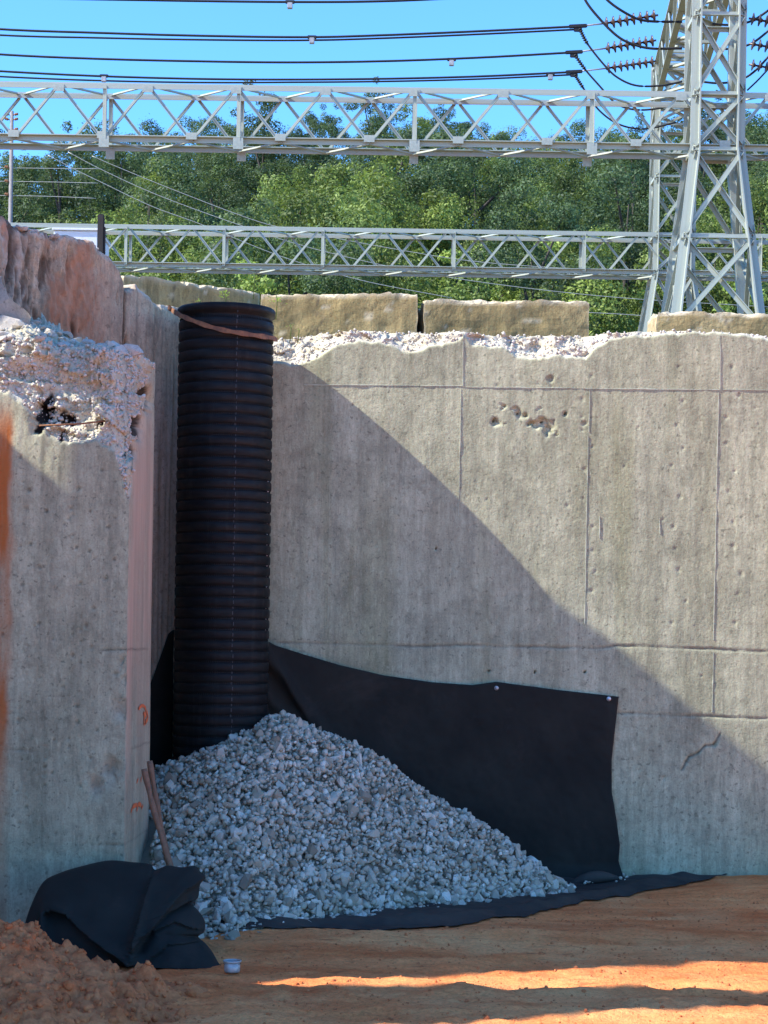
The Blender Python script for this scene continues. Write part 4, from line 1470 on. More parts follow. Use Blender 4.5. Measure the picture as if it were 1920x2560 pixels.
# ------------------------------------------------------------------ old concrete blocks standing above the wall
def ecoblock(corners_px, D, yaw, depth, label, seed):
    """corners: left-top, right-top pixels, bottom pixel y"""
    (lx_, ly_), (rx_, ry_), by_ = corners_px
    a_, b_ = P(lx_, ly_, D), P(rx_, ry_, D + yaw)
    zb_ = 2.2
    nu, nv, nd = 70, 26, 24
    bm_ = bmesh.new()
    verts_, faces_, cols_ = [], [], []

    def face(fn, n1_, n2_):
        o_ = len(verts_)
        for j in range(n2_):
            for i in range(n1_):
                verts_.append(fn(i / (n1_ - 1), j / (n2_ - 1)))
        for j in range(n2_ - 1):
            for i in range(n1_ - 1):
                faces_.append((o_ + j * n1_ + i, o_ + j * n1_ + i + 1, o_ + (j + 1) * n1_ + i + 1, o_ + (j + 1) * n1_ + i))

    ux_ = (Vector((b_.x, b_.y, 0)) - Vector((a_.x, a_.y, 0)))
    nrm_ = Vector((-ux_.y, ux_.x, 0)).normalized() * depth

    def pt(u, w, t):
        """u along, w up 0..1, t back 0..1"""
        zt_ = a_.z + (b_.z - a_.z) * u
        p_ = Vector((a_.x, a_.y, 0)) + ux_ * u + nrm_ * t
        return (p_.x, p_.y, zb_ + (zt_ - zb_) * w)

    face(lambda u, w: pt(u, w, 0), nu, nv)
    face(lambda u, t: pt(u, 1, t), nu, nd)
    face(lambda u, w: pt(1 - u, w, 1), nu, nv)
    face(lambda t, w: pt(0, w, 1 - t), nd, nv)
    face(lambda t, w: pt(1, w, t), nd, nv)
    me_ = mesh_np('concrete_block', np.array(verts_), faces_)
    bm_.from_mesh(me_)
    bmesh.ops.remove_doubles(bm_, verts=bm_.verts[:], dist=0.001)
    bm_.to_mesh(me_)
    bm_.free()
    nv_ = len(me_.vertices)
    co_ = np.zeros(nv_ * 3)
    me_.vertices.foreach_get('co', co_)
    co_ = co_.reshape(-1, 3)
    # local coords
    rel = co_ - np.array((a_.x, a_.y, 0))
    L = ux_.length
    uu = (rel[:, 0] * ux_.x + rel[:, 1] * ux_.y) / L
    tt = (rel[:, 0] * nrm_.x + rel[:, 1] * nrm_.y) / depth
    ztl = a_.z + (b_.z - a_.z) * uu / L
    de = np.minimum(np.minimum(uu, L - uu), np.minimum(tt, depth - tt) + 9 * 0)
    etop = ztl - co_[:, 2]
    ed = np.sqrt(np.clip(etop, 0, 1) ** 2 + np.clip(np.minimum(tt, depth - tt), 0, 1) ** 2)
    ed2 = np.sqrt(np.clip(etop, 0, 1) ** 2 + np.clip(np.minimum(uu, L - uu), 0, 1) ** 2)
    wear = np.clip(0.5 + 0.8 * fbm(uu * 5, co_[:, 2] * 5, tt * 5, seed, 3), 0.1, 1.4)
    w_ = np.exp(-(np.minimum(ed, ed2) / 0.032) ** 2) * wear
    co_[:, 2] -= 0.020 * w_ + 0.014 * np.abs(facet(uu * 9, tt * 9 + co_[:, 2] * 9, seed + 3)) * sstep(0.06, 0.0, etop)
    ctr = np.array(pt(0.5, 0.5, 0.5))
    dirc = ctr - co_
    dirc[:, 2] = 0
    dirc /= np.linalg.norm(dirc, axis=1)[:, None] + 1e-6
    co_ += dirc * (0.012 * w_)[:, None]
    co_ += 0.008 * np.stack([fbm(co_[:, 0] * 7, co_[:, 1] * 7, co_[:, 2] * 7, seed + k, 3) for k in (1, 2, 3)], 1)
    me_.vertices.foreach_set('co', co_.ravel())
    me_.update()
    fm = np.clip(sstep(0.05, 0.01, etop) * (0.75 + 0.4 * fbm(uu * 6, tt * 6, 0, seed + 9, 3)) + 0.6 * w_ * (etop < 0.1) + 0.7 * sstep(0.75, 0.95, fbm(uu * 5, co_[:, 2] * 12, 0, seed + 5, 4)), 0, 1)
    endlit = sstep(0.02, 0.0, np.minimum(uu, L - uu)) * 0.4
    gm = 0.75 * np.exp(-((uu - L * 0.37 - 0.03 * fbm(co_[:, 2] * 9, 0, 0, seed, 2)) / 0.007) ** 2) * (seed % 2)
    a__ = me_.color_attributes.new('mask', 'FLOAT_COLOR', 'POINT')
    cc_ = np.ones((nv_, 4), np.float32)
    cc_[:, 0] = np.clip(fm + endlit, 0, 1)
    cc_[:, 1] = gm
    cc_[:, 2] = 0
    a__.data.foreach_set('color', cc_.ravel())
    o_ = obj('concrete_block', me_, M['block'])
    return setp(o_, label, 'concrete block', 'concrete blocks above the wall')


ecoblock(((308, 682), (650, 727), 760), 17.3, 1.3, 0.6, 'mossy brown concrete block sloping down behind the pipe top', 201)
ecoblock(((652, 733), (1044, 729), 825), 17.7, 0.0, 0.6, 'mossy concrete block with white flaked mark between pipe and dark gap', 203)
ecoblock(((1060, 746), (1474, 750), 830), 17.7, 0.15, 0.6, 'mossy concrete block with crumbly pale top edge right of the dark gap', 206)
ecoblock(((1642, 775), (2120, 784), 830), 17.4, 0.0, 0.6, 'brown concrete block below the front steel tower', 209)

# ------------------------------------------------------------------ steelwork
def angle_mesh():
    t = 0.16
    pr = [(-0.5, -0.5), (0.5, -0.5), (0.5, -0.5 + t), (-0.5 + t, -0.5 + t), (-0.5 + t, 0.5), (-0.5, 0.5)]
    vs_ = [(x, y, z_) for z_ in (0, 1) for x, y in pr]
    fs_ = [[i, (i + 1) % 6, 6 + (i + 1) % 6, 6 + i] for i in range(6)] + [[5, 4, 3, 2, 1, 0], [6, 7, 8, 9, 10, 11]]
    me_ = mesh_np('steel_angle', np.array(vs_, float), fs_)
    me_.materials.append(M['galv'])
    return me_


ANG = angle_mesh()
PLATE = box_mesh('gusset_plate', -0.5, 0.5, -0.5, 0.5, -0.5, 0.5)
PLATE.materials.append(M['galv'])


def member(name, a_, b_, w, parent, roll=0.0):
    a_, b_ = Vector(a_), Vector(b_)
    z_ = (b_ - a_)
    L = z_.length
    z_.normalize()
    up = Vector((0, -1, 0)) if abs(z_.y) < 0.85 else Vector((0, 0, 1))
    x_ = up.cross(z_).normalized()
    y_ = z_.cross(x_)
    m_ = Matrix((x_, y_, z_)).transposed().to_4x4()
    if roll:
        m_ = m_ @ Matrix.Rotation(roll, 4, 'Z')
    o_ = bpy.data.objects.new(name, ANG)
    COL.objects.link(o_)
    o_.parent = parent
    o_.matrix_parent_inverse = Matrix.Translation(-parent.location)
    o_.matrix_basis = Matrix.Translation(a_) @ m_ @ Matrix.Diagonal((w, w, L, 1))
    return o_


def plate(p, sx_, sy_, sz_, parent, name='gusset_plate'):
    o_ = bpy.data.objects.new(name, PLATE)
    COL.objects.link(o_)
    o_.parent = parent
    o_.matrix_parent_inverse = Matrix.Translation(-parent.location)
    o_.location = p
    o_.scale = (sx_, sy_, sz_)
    return o_


def truss(Y0, wd, z1_, z0_, xa_, xb_, peak, pit, posts, label, ch=0.108, br=0.060, plates=True):
    root_ = empty('lattice_beam', ((xa_ + xb_) / 2, Y0, 2.3), label, 'lattice beam', 'substation lattice beams')
    for y_ in (Y0, Y0 + wd):
        rr_ = 0 if y_ == Y0 else PI / 2
        member('chord', (xa_, y_, z1_), (xb_, y_, z1_), ch, root_, PI)
        member('chord', (xa_, y_, z0_), (xb_, y_, z0_), ch, root_, PI / 2)
    k0 = math.ceil((xa_ - peak) / pit - 0.3)
    k1 = math.floor((xb_ - peak) / pit + 0.3)
    e_ = 0.05
    for k in range(k0, k1):
        p_ = peak + k * pit
        for y_, o_ in ((Y0 - 0.02, 0.0), (Y0 + wd + 0.02, pit / 2)):
            q = p_ + o_
            member('diagonal_brace', (q + e_, y_, z1_ - 0.03), (q + pit / 2 - e_, y_, z0_ + 0.03), br, root_)
            member('diagonal_brace', (q + pit / 2 + e_, y_, z0_ + 0.03), (q + pit - e_, y_, z1_ - 0.03), br, root_)
        for z_, o_ in ((z1_ + 0.03, 0), (z0_ - 0.03, pit / 2)):
            q = p_ + o_
            member('lateral_brace', (q, Y0, z_), (q + pit / 2, Y0 + wd, z_), br * 0.72, root_)
            member('lateral_brace', (q + pit / 2, Y0 + wd, z_), (q + pit, Y0, z_), br * 0.72, root_)
    if plates:
        for k in range(k0, k1):
            for q, z_ in ((peak + k * pit, z1_ - 0.05), (peak + (k + 0.5) * pit, z0_ + 0.05)):
                plate((q, Y0 - 0.062, z_), 0.20, 0.012, 0.13, root_)
    for x_ in posts:
        for y_ in (Y0 - 0.05, Y0 + wd + 0.03):
            member('post', (x_, y_, z0_ - 0.02), (x_, y_, z1_), 0.08, root_)
        if plates:
            plate((x_, Y0 - 0.075, z0_ - 0.08), 0.19, 0.02, 0.21, root_)
            plate((x_, Y0 + wd + 0.05, z0_ - 0.10), 0.17, 0.02, 0.22, root_)
    return root_


def Xat(px, py, D):
    return P(px, py, D).x


D1, D2 = 36.0, 48.0
pk1 = Xat(592, 220, D1)
truss(D1, 0.72, 10.0, 9.03, -12.5, 13.0, pk1, 222 / F * D1, [Xat(x_, 300, D1) for x_ in (262, 597, 1037, 1480)] + [8.9, -8.0], 'upper galvanised lattice beam spanning in front of the sky')
pk2 = Xat(480, 570, D2)
truss(D2, 0.78, 9.83, 8.90, -13, 15, pk2, 1.6, [Xat(x_, 620, D2) for x_ in (315, 560, 807, 1135, 1460)] + [9.3], 'lower galvanised lattice beam seen just above the concrete blocks', plates=False)


def tower(xl, xr_, y0_, y1_, ztop_, zs, zbase, spread, label, leg_w, br_w, panels, base_panels):
    root_ = empty('lattice_tower', ((xl + xr_) / 2, (y0_ + y1_) / 2, zbase), label, 'steel tower', 'substation lattice towers')
    cx_, cy_ = (xl + xr_) / 2, (y0_ + y1_) / 2
    hw, hd = (xr_ - xl) / 2, (y1_ - y0_) / 2

    def corner(sx_, sy_, z_):
        k = 0 if z_ >= zs else (zs - z_) * spread
        return Vector((cx_ + sx_ * (hw + k), cy_ + sy_ * (hd + k), z_))

    rolls = {(-1, -1): 0, (1, -1): PI / 2, (1, 1): PI, (-1, 1): -PI / 2}
    for sx_ in (-1, 1):
        for sy_ in (-1, 1):
            member('leg', corner(sx_, sy_, zs), corner(sx_, sy_, ztop_), leg_w, root_, rolls[(sx_, sy_)])
            member('leg', corner(sx_, sy_, zbase), corner(sx_, sy_, zs), leg_w * 1.05, root_, rolls[(sx_, sy_)])
    faces4 = [((-1, -1), (1, -1)), ((1, -1), (1, 1)), ((1, 1), (-1, 1)), ((-1, 1), (-1, -1))]
    lev = panels
    for za, zb__ in zip(lev[:-1], lev[1:]):
        for a_, b_ in faces4:
            off_ = Vector(((a_[0] + b_[0]) / 2, (a_[1] + b_[1]) / 2, 0)) * 0.03
            member('cross_brace', corner(*a_, za + 0.06) + off_, corner(*b_, zb__ - 0.06) + off_, br_w, root_)
            member('cross_brace', corner(*b_, za + 0.06) - off_ * 0.6, corner(*a_, zb__ - 0.06) - off_ * 0.6, br_w, root_)
    for z_ in lev:
        for a_, b_ in faces4:
            member('tie', corner(*a_, z_), corner(*b_, z_), br_w, root_)
    for z_ in base_panels:
        for a_ in ((-1, -1), (1, -1)):
            c_ = corner(*a_, z_)
            plate((c_.x, c_.y - leg_w * 0.56, c_.z), leg_w * 1.25, 0.02, 0.4, root_)
    return root_


fl, frr = Xat(1738, 200, D1), Xat(1852, 200, D1)
zy = lambda py, D: P(1790, py, D).z
tower(fl, frr, D1 - 0.12, D1 + 0.85, 15.2, 9.0, 2.2, 0.112,
      'front galvanised lattice tower carrying the upper beam', 0.17, 0.085,
      [2.3, 4.6, zy(770, D1) - 0.5, zy(598, D1), 8.98, 10.02, zy(38, D1), 13.0, 14.2], [])
rl, rr_ = Xat(1642, 420, D2), Xat(1735, 420, D2)
tower(rl, rr_, D2 - 0.05, D2 + 0.9, 14.3, 8.9, 2.2, 0.16,
      'rear galvanised lattice tower standing behind the front tower', 0.13, 0.07,
      [2.3, 4.5, 6.6, 8.88, 9.85, 11.3, 12.6, 13.2, 14.2], [])

# beam joining the two tower tops
bb = empty('cross_beam', ((fl + rl) / 2, 42, 2.3), 'overhead lattice beam joining the two tower tops and holding the insulators', 'lattice beam', 'substation lattice beams')
rearL, rearR = Vector((rl, 48.4, 0)), Vector((rr_, 48.4, 0))
frL, frR = Vector((fl, 34.5, 0)), Vector((frr, 34.5, 0))
for z_ in (13.2, 14.2):
    for a_, b_ in ((rearL, frL), (rearR, frR)):
        member('chord', a_ + Vector((0, 0, z_)), b_ + Vector((0, 0, z_)), 0.14, bb, PI / 2)
nb_ = 13
for i in range(nb_):
    t0, t1 = i / nb_, (i + 1) / nb_
    for z_ in (13.17, 14.23):
        l0, l1 = rearL.lerp(frL, t0), rearL.lerp(frL, t1)
        r0_, r1_ = rearR.lerp(frR, t0), rearR.lerp(frR, t1)
        up_ = Vector((0, 0, z_))
        member('lateral_brace', l0 + up_, r0_ + up_, 0.09, bb)
        member('lateral_brace', (l0 if i % 2 else r0_) + up_, (r1_ if i % 2 else l1) + up_, 0.08, bb)
    for e0, e1 in ((rearL.lerp(frL, t0), rearL.lerp(frL, t1)), (rearR.lerp(frR, t0), rearR.lerp(frR, t1))):
        a_, b_ = (13.2, 14.2) if i % 2 else (14.2, 13.2)
        member('diagonal_brace', e0 + Vector((0, 0, a_)), e1 + Vector((0, 0, b_)), 0.075, bb)

# ------------------------------------------------------------------ conductors, insulators, jumpers
disc_me = lathe_mesh('insulator_disc', [(0.0, -0.075), (0.022, -0.075), (0.024, -0.01), (0.05, 0.0), (0.115, 0.012), (0.128, 0.004), (0.128, 0.018), (0.085, 0.034), (0.045, 0.05), (0.04, 0.075), (0.0, 0.078)], 18)
disc_me.materials.append(M['porcelain'])


def orient(z_):
    return z_.to_track_quat('Z', 'Y')


def insulator(a_, b_, n_, label):
    a_, b_ = Vector(a_), Vector(b_)
    root_ = empty('insulator_string', b_, label, 'insulator', 'insulator strings on the towers')
    q = orient((a_ - b_).normalized())
    for i in range(n_):
        o_ = bpy.data.objects.new('insulator_disc', disc_me)
        COL.objects.link(o_)
        o_.parent = root_
        o_.matrix_parent_inverse = Matrix.Translation(-root_.location)
        o_.location = b_.lerp(a_, (i + 0.5) / n_)
        o_.rotation_mode = 'QUATERNION'
        o_.rotation_quaternion = q
    obj('link_rod', tube_mesh('link_rod', [a_, a_.lerp(b_, 0.5), b_], 0.016, 6), M['steel_dark'], root_)
    return root_


lines = [
    (40.3, [(-300, -30), (0, -8), (400, 1), (720, 5), (960, 3), (1200, -8), (1440, -22)], (1505, -30), (1650, -60), (725, 5), 'topmost black overhead conductor just entering the sky', 'topmost'),
    (41.6, [(-300, 50), (0, 73), (240, 82), (480, 89), (760, 93), (960, 88), (1200, 78), (1445, 66)], (1510, 59), (1645, 38), (780, 93), 'second overhead conductor from the top with a small hanging weight', 'second'),
    (43.3, [(-300, 112), (0, 136), (240, 147), (480, 153), (720, 156), (960, 153), (1200, 144), (1435, 131)], (1515, 121), (1640, 101), (1129, 149), 'third overhead conductor from the top', 'third'),
    (45.0, [(-300, 158), (0, 178), (240, 190), (480, 197), (700, 199), (960, 197), (1200, 191), (1435, 180)], (1515, 171), (1640, 153), (1376, 185), 'lowest overhead conductor just above the upper beam', 'lowest'),
]
for D_, pts_, i0, i1, wt, lab, nm in lines:
    p_ = [P(x_, y_, D_) for x_, y_ in pts_]
    root_ = empty('overhead_conductor', p_[-1], lab, 'power line', 'overhead conductors')
    pa = smooth_path(p_, 10)
    obj('cable', tube_mesh('cable', pa, 0.026, 8), M['cable'], root_)
    if nm in ('second', 'lowest'):
        pb = pa.copy()
        tt_ = np.linspace(0, 1, len(pa))
        pb[:, 2] -= 0.085 * np.clip(1 - tt_ * 1.7, 0, 1) + 0.02
        pb[:, 1] += 0.15
        obj('cable', tube_mesh('cable', pb, 0.022, 8), M['cable'], root_)
    # strain clamp: body, ears
    a_ = p_[-1]
    nxt = P(i0[0], i0[1], D_)
    bm_ = box_mesh('strain_clamp', -0.20, 0.20, -0.03, 0.03, -0.035, 0.045, 0.015)
    o_ = obj('strain_clamp', bm_, M['cable'])
    o_.parent = root_
    o_.location = (0, 0, 0)
    o_.rotation_euler = (0, -0.06, 0)
    e_ = obj('clamp_ear', box_mesh('clamp_ear', -0.09, 0.09, -0.02, 0.02, -0.12, -0.03, 0.012), M['cable'])
    e_.parent = root_
    obj('link_rod', tube_mesh('link_rod', [a_, a_.lerp(nxt, 0.5), nxt], 0.018, 6), M['zinc'], root_)
    wp = P(wt[0], wt[1], D_)
    for ww in ([wt] if nm != 'lowest' else [wt, (260, 190)]):
        wp = P(ww[0], ww[1], D_)
        h_ = box_mesh('damper_weight', wp.x - 0.055, wp.x + 0.055, wp.y - 0.05, wp.y + 0.05, wp.z - 0.14, wp.z - 0.02, 0.01)
        obj('damper_weight', h_, M['zinc'], root_)
        obj('damper_clip', box_mesh('damper_clip', wp.x - 0.10, wp.x + 0.10, wp.y - 0.03, wp.y + 0.03, wp.z - 0.035, wp.z + 0.035, 0.01), M['cable'], root_)
    insulator(nxt, P(i1[0], i1[1], D_), 8, 'string of brown disc insulators ending the %s conductor' % nm)
    # matching strings on the far side of the tower
    b0 = P(1872, i1[1] + 8, D_ - 1.2)
    insulator(P(1990, i1[1] + 28, D_ - 1.2), b0, 7, 'string of brown disc insulators right of the front tower, %s row' % nm)

jump = [
    (41.0, [(1440, -60), (1463, 0), (1498, 46), (1539, 87), (1573, 107), (1625, 121), (1705, 121)], 'black jumper cable dipping to the second row of insulators', 0.028),
    (40.5, [(1490, -40), (1518, 0), (1568, 35), (1614, 52), (1705, 55)], 'short black jumper cable curving in from the picture top', 0.028),
    (41.6, [(1449, 72), (1469, 110), (1510, 162), (1544, 194), (1591, 214), (1654, 214), (1705, 204)], 'black jumper cable hanging from the second conductor clamp', 0.022),
    (43.3, [(1437, 137), (1463, 174), (1498, 214), (1539, 258), (1585, 274), (1640, 272), (1700, 258)], 'black jumper cable hanging from the third conductor clamp', 0.022),
    (45.0, [(1437, 187), (1458, 220), (1498, 276), (1550, 312), (1614, 322), (1690, 306)], 'black jumper cable hanging from the lowest conductor clamp', 0.022),
    (40.8, [(1780, 60), (1830, 62), (1880, 52), (1930, 20)], 'black jumper cable leaving the tower right side, highest loop', 0.026),
    (42.6, [(1780, 120), (1830, 122), (1880, 108), (1930, 70)], 'black jumper cable leaving the tower right side, middle loop', 0.026),
    (44.0, [(1750, 204), (1800, 208), (1850, 200), (1890, 175), (1940, 120)], 'black jumper cable leaving the tower right side, lowest loop', 0.026),
    (44.6, [(1868, 226), (1900, 195), (1950, 140)], 'thin black cable rising steeply right of the front tower', 0.02),
]
for D_, pts_, lab, rad in jump:
    pa = smooth_path([P(x_, y_, D_) for x_, y_ in pts_], 8)
    root_ = empty('jumper_cable', pa[-1], lab, 'cable', 'jumper cables at the tower')
    obj('cable', tube_mesh('cable', pa, rad, 8), M['cable'], root_)
    if 'clamp' in lab:
        k_ = np.linspace(0, 9 * 2 * PI, 60)
        nseg = 9
        sl_ = pa[:nseg]
        tt_ = np.linspace(0, nseg - 1, 70)
        sp = np.stack([np.interp(tt_, np.arange(nseg), sl_[:, i]) for i in range(3)], 1)
        rad2 = 0.022 + 0.026 * (0.5 + 0.5 * np.sin(np.linspace(0, 14 * PI, 70)))
        obj('armour_rod', tube_mesh('armour_rod', sp, rad2, 8), M['cable'], root_)

for o_ in (wall_root, wing_root, stub_root):
    o_['kind'] = 'thing'

# thin slack wires in front of the trees
wires = [
    (62, [(-40, 419), (120, 421), (250, 422)], 'topmost of three thin wires level beside the left pole'),
    (62, [(-40, 453), (120, 455), (245, 458)], 'middle of three thin wires level beside the left pole'),
    (62, [(-40, 488), (120, 491), (240, 496)], 'lowest of three thin wires level beside the left pole'),
    (58, [(120, 388), (190, 425), (260, 459), (380, 516), (500, 560), (700, 640), (900, 700), (1130, 745)], 'thin guy wire slanting down across the trees, lowest of three'),
    (58, [(170, 380), (260, 427), (400, 490), (600, 563), (800, 626), (1100, 690), (1500, 740), (1930, 768)], 'thin guy wire slanting down across the trees, middle of three'),
    (58, [(230, 390), (300, 420), (440, 477), (640, 552), (760, 580), (1000, 625), (1200, 655), (1480, 676)], 'thin guy wire slanting down across the trees, topmost of three'),
    (56, [(1440, 780), (1560, 786), (1690, 796), (1930, 812)], 'thin wire low behind the tower foot between the concrete blocks'),
]
for D_, pts_, lab in wires:
    setp(obj('slack_wire', tube_mesh('slack_wire', smooth_path([P(x_, y_, D_) for x_, y_ in pts_], 8), 0.011, 6), M['wire']), lab, 'wire', 'thin wires in front of the trees')

# utility pole on the left
pb_ = P(27, 545, 62)
pt_ = P(30, 278, 62)
pole = empty('utility_pole', (pb_.x, 62, float(hill(pb_.x, 62))), 'thin grey utility pole with small side insulators at the far left', 'utility pole')
obj('pole_shaft', tube_mesh('pole_shaft', [(pb_.x, 62, float(hill(pb_.x, 62)) - 0.3), (pb_.x, 62, 6), (pt_.x, 62, pt_.z)], [0.13, 0.10, 0.055], 10), M['pole'], pole)
for py in (288, 300, 325, 340, 420, 455, 488):
    c_ = P(29, py, 62)
    for s_ in ((-1, 1) if py < 400 else (-1,)):
        me = lathe_mesh('pin_insulator', [(0.0, 0), (0.02, 0), (0.025, 0.05), (0.05, 0.06), (0.05, 0.08), (0.03, 0.10), (0.05, 0.12), (0.03, 0.16), (0, 0.17)], 10)
        o_ = obj('pin_insulator', me, M['rust'])
        o_.location = (c_.x + s_ * 0.06, 61.98, c_.z)
        o_.rotation_euler = (0, s_ * 1.3, 0)
        o_.parent = pole
        o_.matrix_parent_inverse = Matrix.Translation(-pole.location)

# white cabinet and dark post behind the wing wall
ca, cb_ = P(134, 571, 19.5), P(245, 573, 19.5)
cab = empty('metal_cabinet', ((ca.x + cb_.x) / 2, 19.9, 2.28), 'white metal cabinet showing above the wing wall beside the dark post', 'cabinet')
obj('cabinet_body', box_mesh('cabinet_body', ca.x, cb_.x, 19.5, 20.3, 2.2, ca.z - 0.02, 0.01), M['cabinet'], cab)
obj('cabinet_lid', box_mesh('cabinet_lid', ca.x - 0.015, cb_.x + 0.015, 19.48, 20.32, ca.z - 0.018, ca.z + 0.006, 0.004), M['cabinet'], cab)
ps = P(253, 537, 18.6)
post = empty('fence_post', (ps.x, 18.6, 2.28), 'dark square timber post beside the white cabinet', 'post')
obj('post_shaft', box_mesh('post_shaft', ps.x - 0.03, ps.x + 0.03, 18.57, 18.63, 2.1, ps.z, 0.006), M['post'], post)
obj('post_strip', box_mesh('post_strip', ps.x + 0.031, ps.x + 0.044, 18.58, 18.62, 2.1, ps.z - 0.12, 0.002), M['post'], post)

# ------------------------------------------------------------------ weeds at the pipe top and wall crest
def weed(px, py, D, h, n_, label, spread=0.5):
    b_ = P(px, py, D)
    root_ = empty('weed', b_, label, 'weed', 'weeds along the wall crest')
    vs_, fs_ = [], []
    rr2 = random.Random(int(px * 7 + py))
    for i in range(n_):
        az = rr2.uniform(0, 6.28)
        up = rr2.uniform(0.3, 1)
        c_ = Vector((math.cos(az) * spread * h * rr2.random(), math.sin(az) * spread * h * rr2.random(), h * up))
        l_ = h * rr2.uniform(0.25, 0.45)
        dv = Vector((math.cos(az), math.sin(az), rr2.uniform(-0.2, 0.8))).normalized()
        sd = dv.cross(Vector((0, 0, 1))).normalized() * l_ * 0.28
        k = len(vs_)
        up_ = Vector((0, 0, 0.12 * l_))
        vs_ += [c_, c_ + dv * l_ * 0.5 + sd + up_, c_ + dv * l_, c_ + dv * l_ * 0.5 - sd + up_]
        fs_ += [[k, k + 1, k + 2], [k, k + 2, k + 3]]
    o_ = obj('leaves', mesh_np('leaves', np.array([tuple(x) for x in vs_]), fs_, False, np.full((len(vs_), 3), 0.8)), M['leaf_pale'])
    o_.parent = root_
    s_ = obj('stem', tube_mesh('stem', [(0, 0, -0.1), (0.01, 0, h * 0.5), (0.0, 0.01, h)], 0.004, 5), M['leaf_pale'])
    s_.parent = root_


weed(562, 757, 16.6, 0.10, 26, 'bright green leafy weed sprouting behind the pipe rim middle')
weed(497, 762, 16.6, 0.05, 12, 'tiny green sprout behind the left side of the pipe rim')
weed(690, 770, 16.55, 0.11, 12, 'spindly green weed at the right side of the pipe rim', 0.8)
weed(725, 828, 16.2, 0.06, 6, 'single yellowish shoot on the broken wall crest beside the pipe', 0.3)
weed(745, 830, 16.2, 0.03, 8, 'tiny low yellow-green tuft on the broken wall crest', 0.8)
st = P(642, 706, 17.4)
weed(634, 720, 17.2, 0.14, 5, 'dry pale grass stalk standing on the sloping concrete block', 0.15)

# ------------------------------------------------------------------ trees on the hill
def tree_meshes(seed, H, Wd, nclump, nleaf, leaf_s, tall):
    r_ = np.random.RandomState(seed)
    # clump centres on an uneven egg
    cs = []
    while len(cs) < nclump:
        u = r_.uniform(-1, 1, 3)
        if np.linalg.norm(u) > 1 or np.linalg.norm(u) < 0.35:
            continue
        zc = (u[2] + 1) / 2
        wid = (np.sin(PI * min(1, 0.16 + 0.84 * (1 - zc))) ** 0.7) if tall else (math.sqrt(max(0.03, 1 - u[2] ** 2)) ** 0.4)
        cs.append((u[0] * Wd / 2 * (0.55 + 0.55 * wid), u[1] * Wd / 2 * (0.55 + 0.55 * wid), H * (0.14 + 0.80 * zc)))
    cs = np.array(cs)
    cs += r_.normal(0, 0.25, cs.shape)
    cr_ = r_.uniform(0.4, 1.2, nclump) * Wd * 0.135
    shp = r_.uniform(0.7, 1.4, (nclump, 3))
    vs_, cl_ = [], []
    for c_, rad_, sh_ in zip(cs, cr_, shp):
        n_ = int(nleaf * (rad_ / (Wd * 0.115)) ** 2)
        d_ = r_.normal(size=(n_, 3))
        d_ /= np.linalg.norm(d_, axis=1)[:, None]
        rr3 = rad_ * (r_.uniform(0.35, 1.0, n_) ** 0.5 + (r_.random_sample(n_) < 0.10) * r_.uniform(0, 0.6, n_))
        d_ = d_ * sh_
        p_ = c_ + d_ * rr3[:, None] * (1, 1, 0.85)
        nrm_ = d_ + r_.normal(0, 0.6, d_.shape) + (0, 0, 0.3)
        nrm_ /= np.linalg.norm(nrm_, axis=1)[:, None]
        t1 = np.cross(nrm_, r_.normal(size=(n_, 3)))
        t1 /= np.linalg.norm(t1, axis=1)[:, None]
        t2 = np.cross(nrm_, t1)
        s_ = (leaf_s * r_.uniform(0.6, 1.35, n_))[:, None]
        q = np.stack([p_ - t1 * s_, p_ + t2 * s_ * 0.5 + nrm_ * s_ * 0.15, p_ + t1 * s_, p_ - t2 * s_ * 0.5 + nrm_ * s_ * 0.15], 1)
        vs_.append(q.reshape(-1, 3))
        lum = np.clip(r_.uniform(0.1, 0.85) + r_.normal(0, 0.22, n_), 0, 1)
        cl_.append(np.repeat(lum, 4))
    V = np.concatenate(vs_)
    cl_ = np.concatenate(cl_)
    f_ = np.arange(len(V)).reshape(-1, 4)
    crown = mesh_np('crown', V, f_, False, np.stack([cl_] * 3, 1))
    # trunk with limbs
    tv, tf, o_ = [], [], 0
    paths = [([(0, 0, -0.6), (0.08, 0.05, H * 0.3), (-0.05, 0.1, H * 0.55), (0.02, 0, H * 0.75)], (0.16, 0.12, 0.06, 0.02))]
    for c_ in cs[r_.permutation(nclump)[:7]]:
        zb_ = max(H * 0.12, c_[2] - H * 0.22)
        paths.append(([(0, 0, zb_), tuple(np.array((0, 0, zb_)) * 0.45 + c_ * 0.55 + (0, 0, -0.15)), tuple(c_)], (0.08, 0.05, 0.02)))
    for pts_, rd_ in paths:
        sp = smooth_path(pts_, 4)
        rd = np.interp(np.linspace(0, 1, len(sp)), np.linspace(0, 1, len(rd_)), rd_)
        m_ = tube_mesh('t', sp, rd, 7)
        vv_ = np.array([tuple(x.co) for x in m_.vertices])
        tv.append(vv_)
        tf += [[i + o_ for i in p.vertices] for p in m_.polygons]
        o_ += len(vv_)
        bpy.data.meshes.remove(m_)
    trunk = mesh_np('trunk', np.concatenate(tv), tf, True)
    trunk.materials.append(M['bark'])
    return crown, trunk


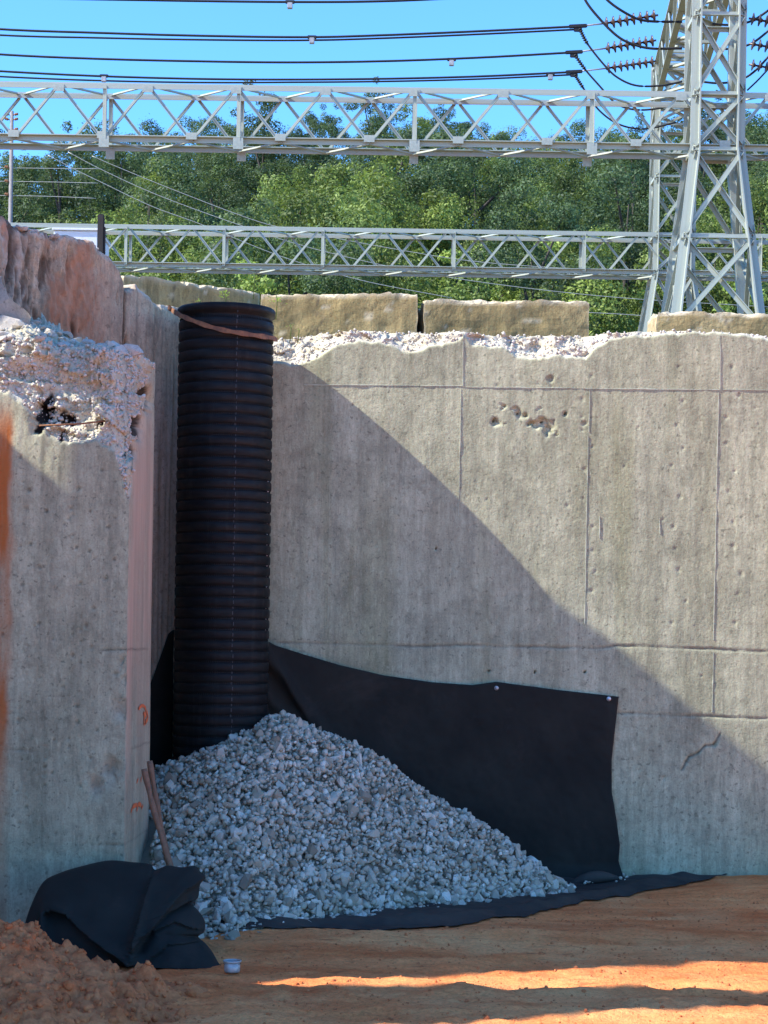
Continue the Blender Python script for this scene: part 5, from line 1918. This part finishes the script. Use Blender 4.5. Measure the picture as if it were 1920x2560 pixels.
kinds = []
for i, (kind, H, Wd, ncl, nl, ls, tall) in enumerate((
        ('mid', 11.0, 6.4, 62, 420, 0.075, False), ('mid', 10.0, 5.6, 56, 420, 0.07, False), ('mid', 12.0, 6.0, 62, 420, 0.075, True),
        ('dark', 12.5, 5.4, 60, 420, 0.07, True), ('dark', 11.5, 6.0, 62, 420, 0.07, False), ('dark', 13.0, 4.6, 54, 420, 0.065, True),
        ('pale', 9.5, 5.6, 54, 420, 0.075, False), ('pale', 8.5, 4.6, 46, 420, 0.07, True))):
    cr_, tr_ = tree_meshes(900 + i, H, Wd, ncl, nl, ls, tall)
    cr_.materials.append(M['leaf_' + kind])
    kinds.append((kind, cr_, tr_))
TL = {'mid': 'mid green broad-crowned tree', 'dark': 'dark blue-green dense-crowned tree', 'pale': 'pale yellow-green sunlit tree'}
TN = {'mid': 'broadleaf_tree', 'dark': 'dark_tree', 'pale': 'pale_tree'}
rt = random.Random(42)


def where(x_, y_):
    z_ = 'at the foot of the hill' if y_ < 78 else ('halfway up the hill' if y_ < 101 else 'on the hill crest')
    p_ = 960 + x_ / y_ * F
    for lim, w_ in ((120, 'beyond the utility pole'), (420, 'beyond the white cabinet'), (700, 'beyond the black pipe'), (1050, 'beyond the flaked block'), (1480, 'beyond the crumbly block'), (9999, 'beyond the steel towers')):
        if p_ < lim:
            return z_ + ' ' + w_


def place_tree(x_, y_, ki, sc):
    kind, cr_, tr_ = kinds[ki]
    root_ = empty(TN[kind], (x_, y_, float(hill(x_, y_)) - 0.1), TL[kind] + ' ' + where(x_, y_), 'tree', kind + ' green trees on the hillside')
    root_.rotation_euler = (0, 0, rt.uniform(0, 6.28))
    root_.scale = (sc * rt.uniform(0.9, 1.15), sc * rt.uniform(0.9, 1.15), sc)
    for nm, me_ in (('crown', cr_), ('trunk', tr_)):
        o_ = bpy.data.objects.new(nm, me_)
        COL.objects.link(o_)
        o_.parent = root_


for row, (Y_, sp) in enumerate(((67, 3.5), (74, 3.5), (81, 3.6), (89, 3.7), (97, 3.8), (106, 3.9), (115, 3.5), (123, 3.3), (131, 3.2))):
    half = Y_ * 0.2 + 3.5
    x_ = -half + rt.uniform(0, sp)
    while x_ < half:
        pxs = 960 + x_ / Y_ * F
        w_ = rt.random()
        far = row >= 4
        if far:
            ki = rt.choice((3, 4, 5, 3, 4, 0, 2))
        else:
            ki = rt.choice((0, 1, 2, 0, 1, 6, 7, 6, 4, 3))
        skip = (60 < pxs < 150 and row >= 6 and rt.random() < 0.6)
        if not skip:
            place_tree(x_ + rt.uniform(-0.7, 0.7), Y_ + rt.uniform(-2.5, 2.5), ki, rt.uniform(0.82 if row < 6 else 0.74, 1.12 if row < 6 else 0.88))
        x_ += sp * rt.uniform(0.8, 1.2)
print('objects', len(bpy.data.objects), 'tris', sum(len(m.polygons) * 2 for m in bpy.data.meshes))
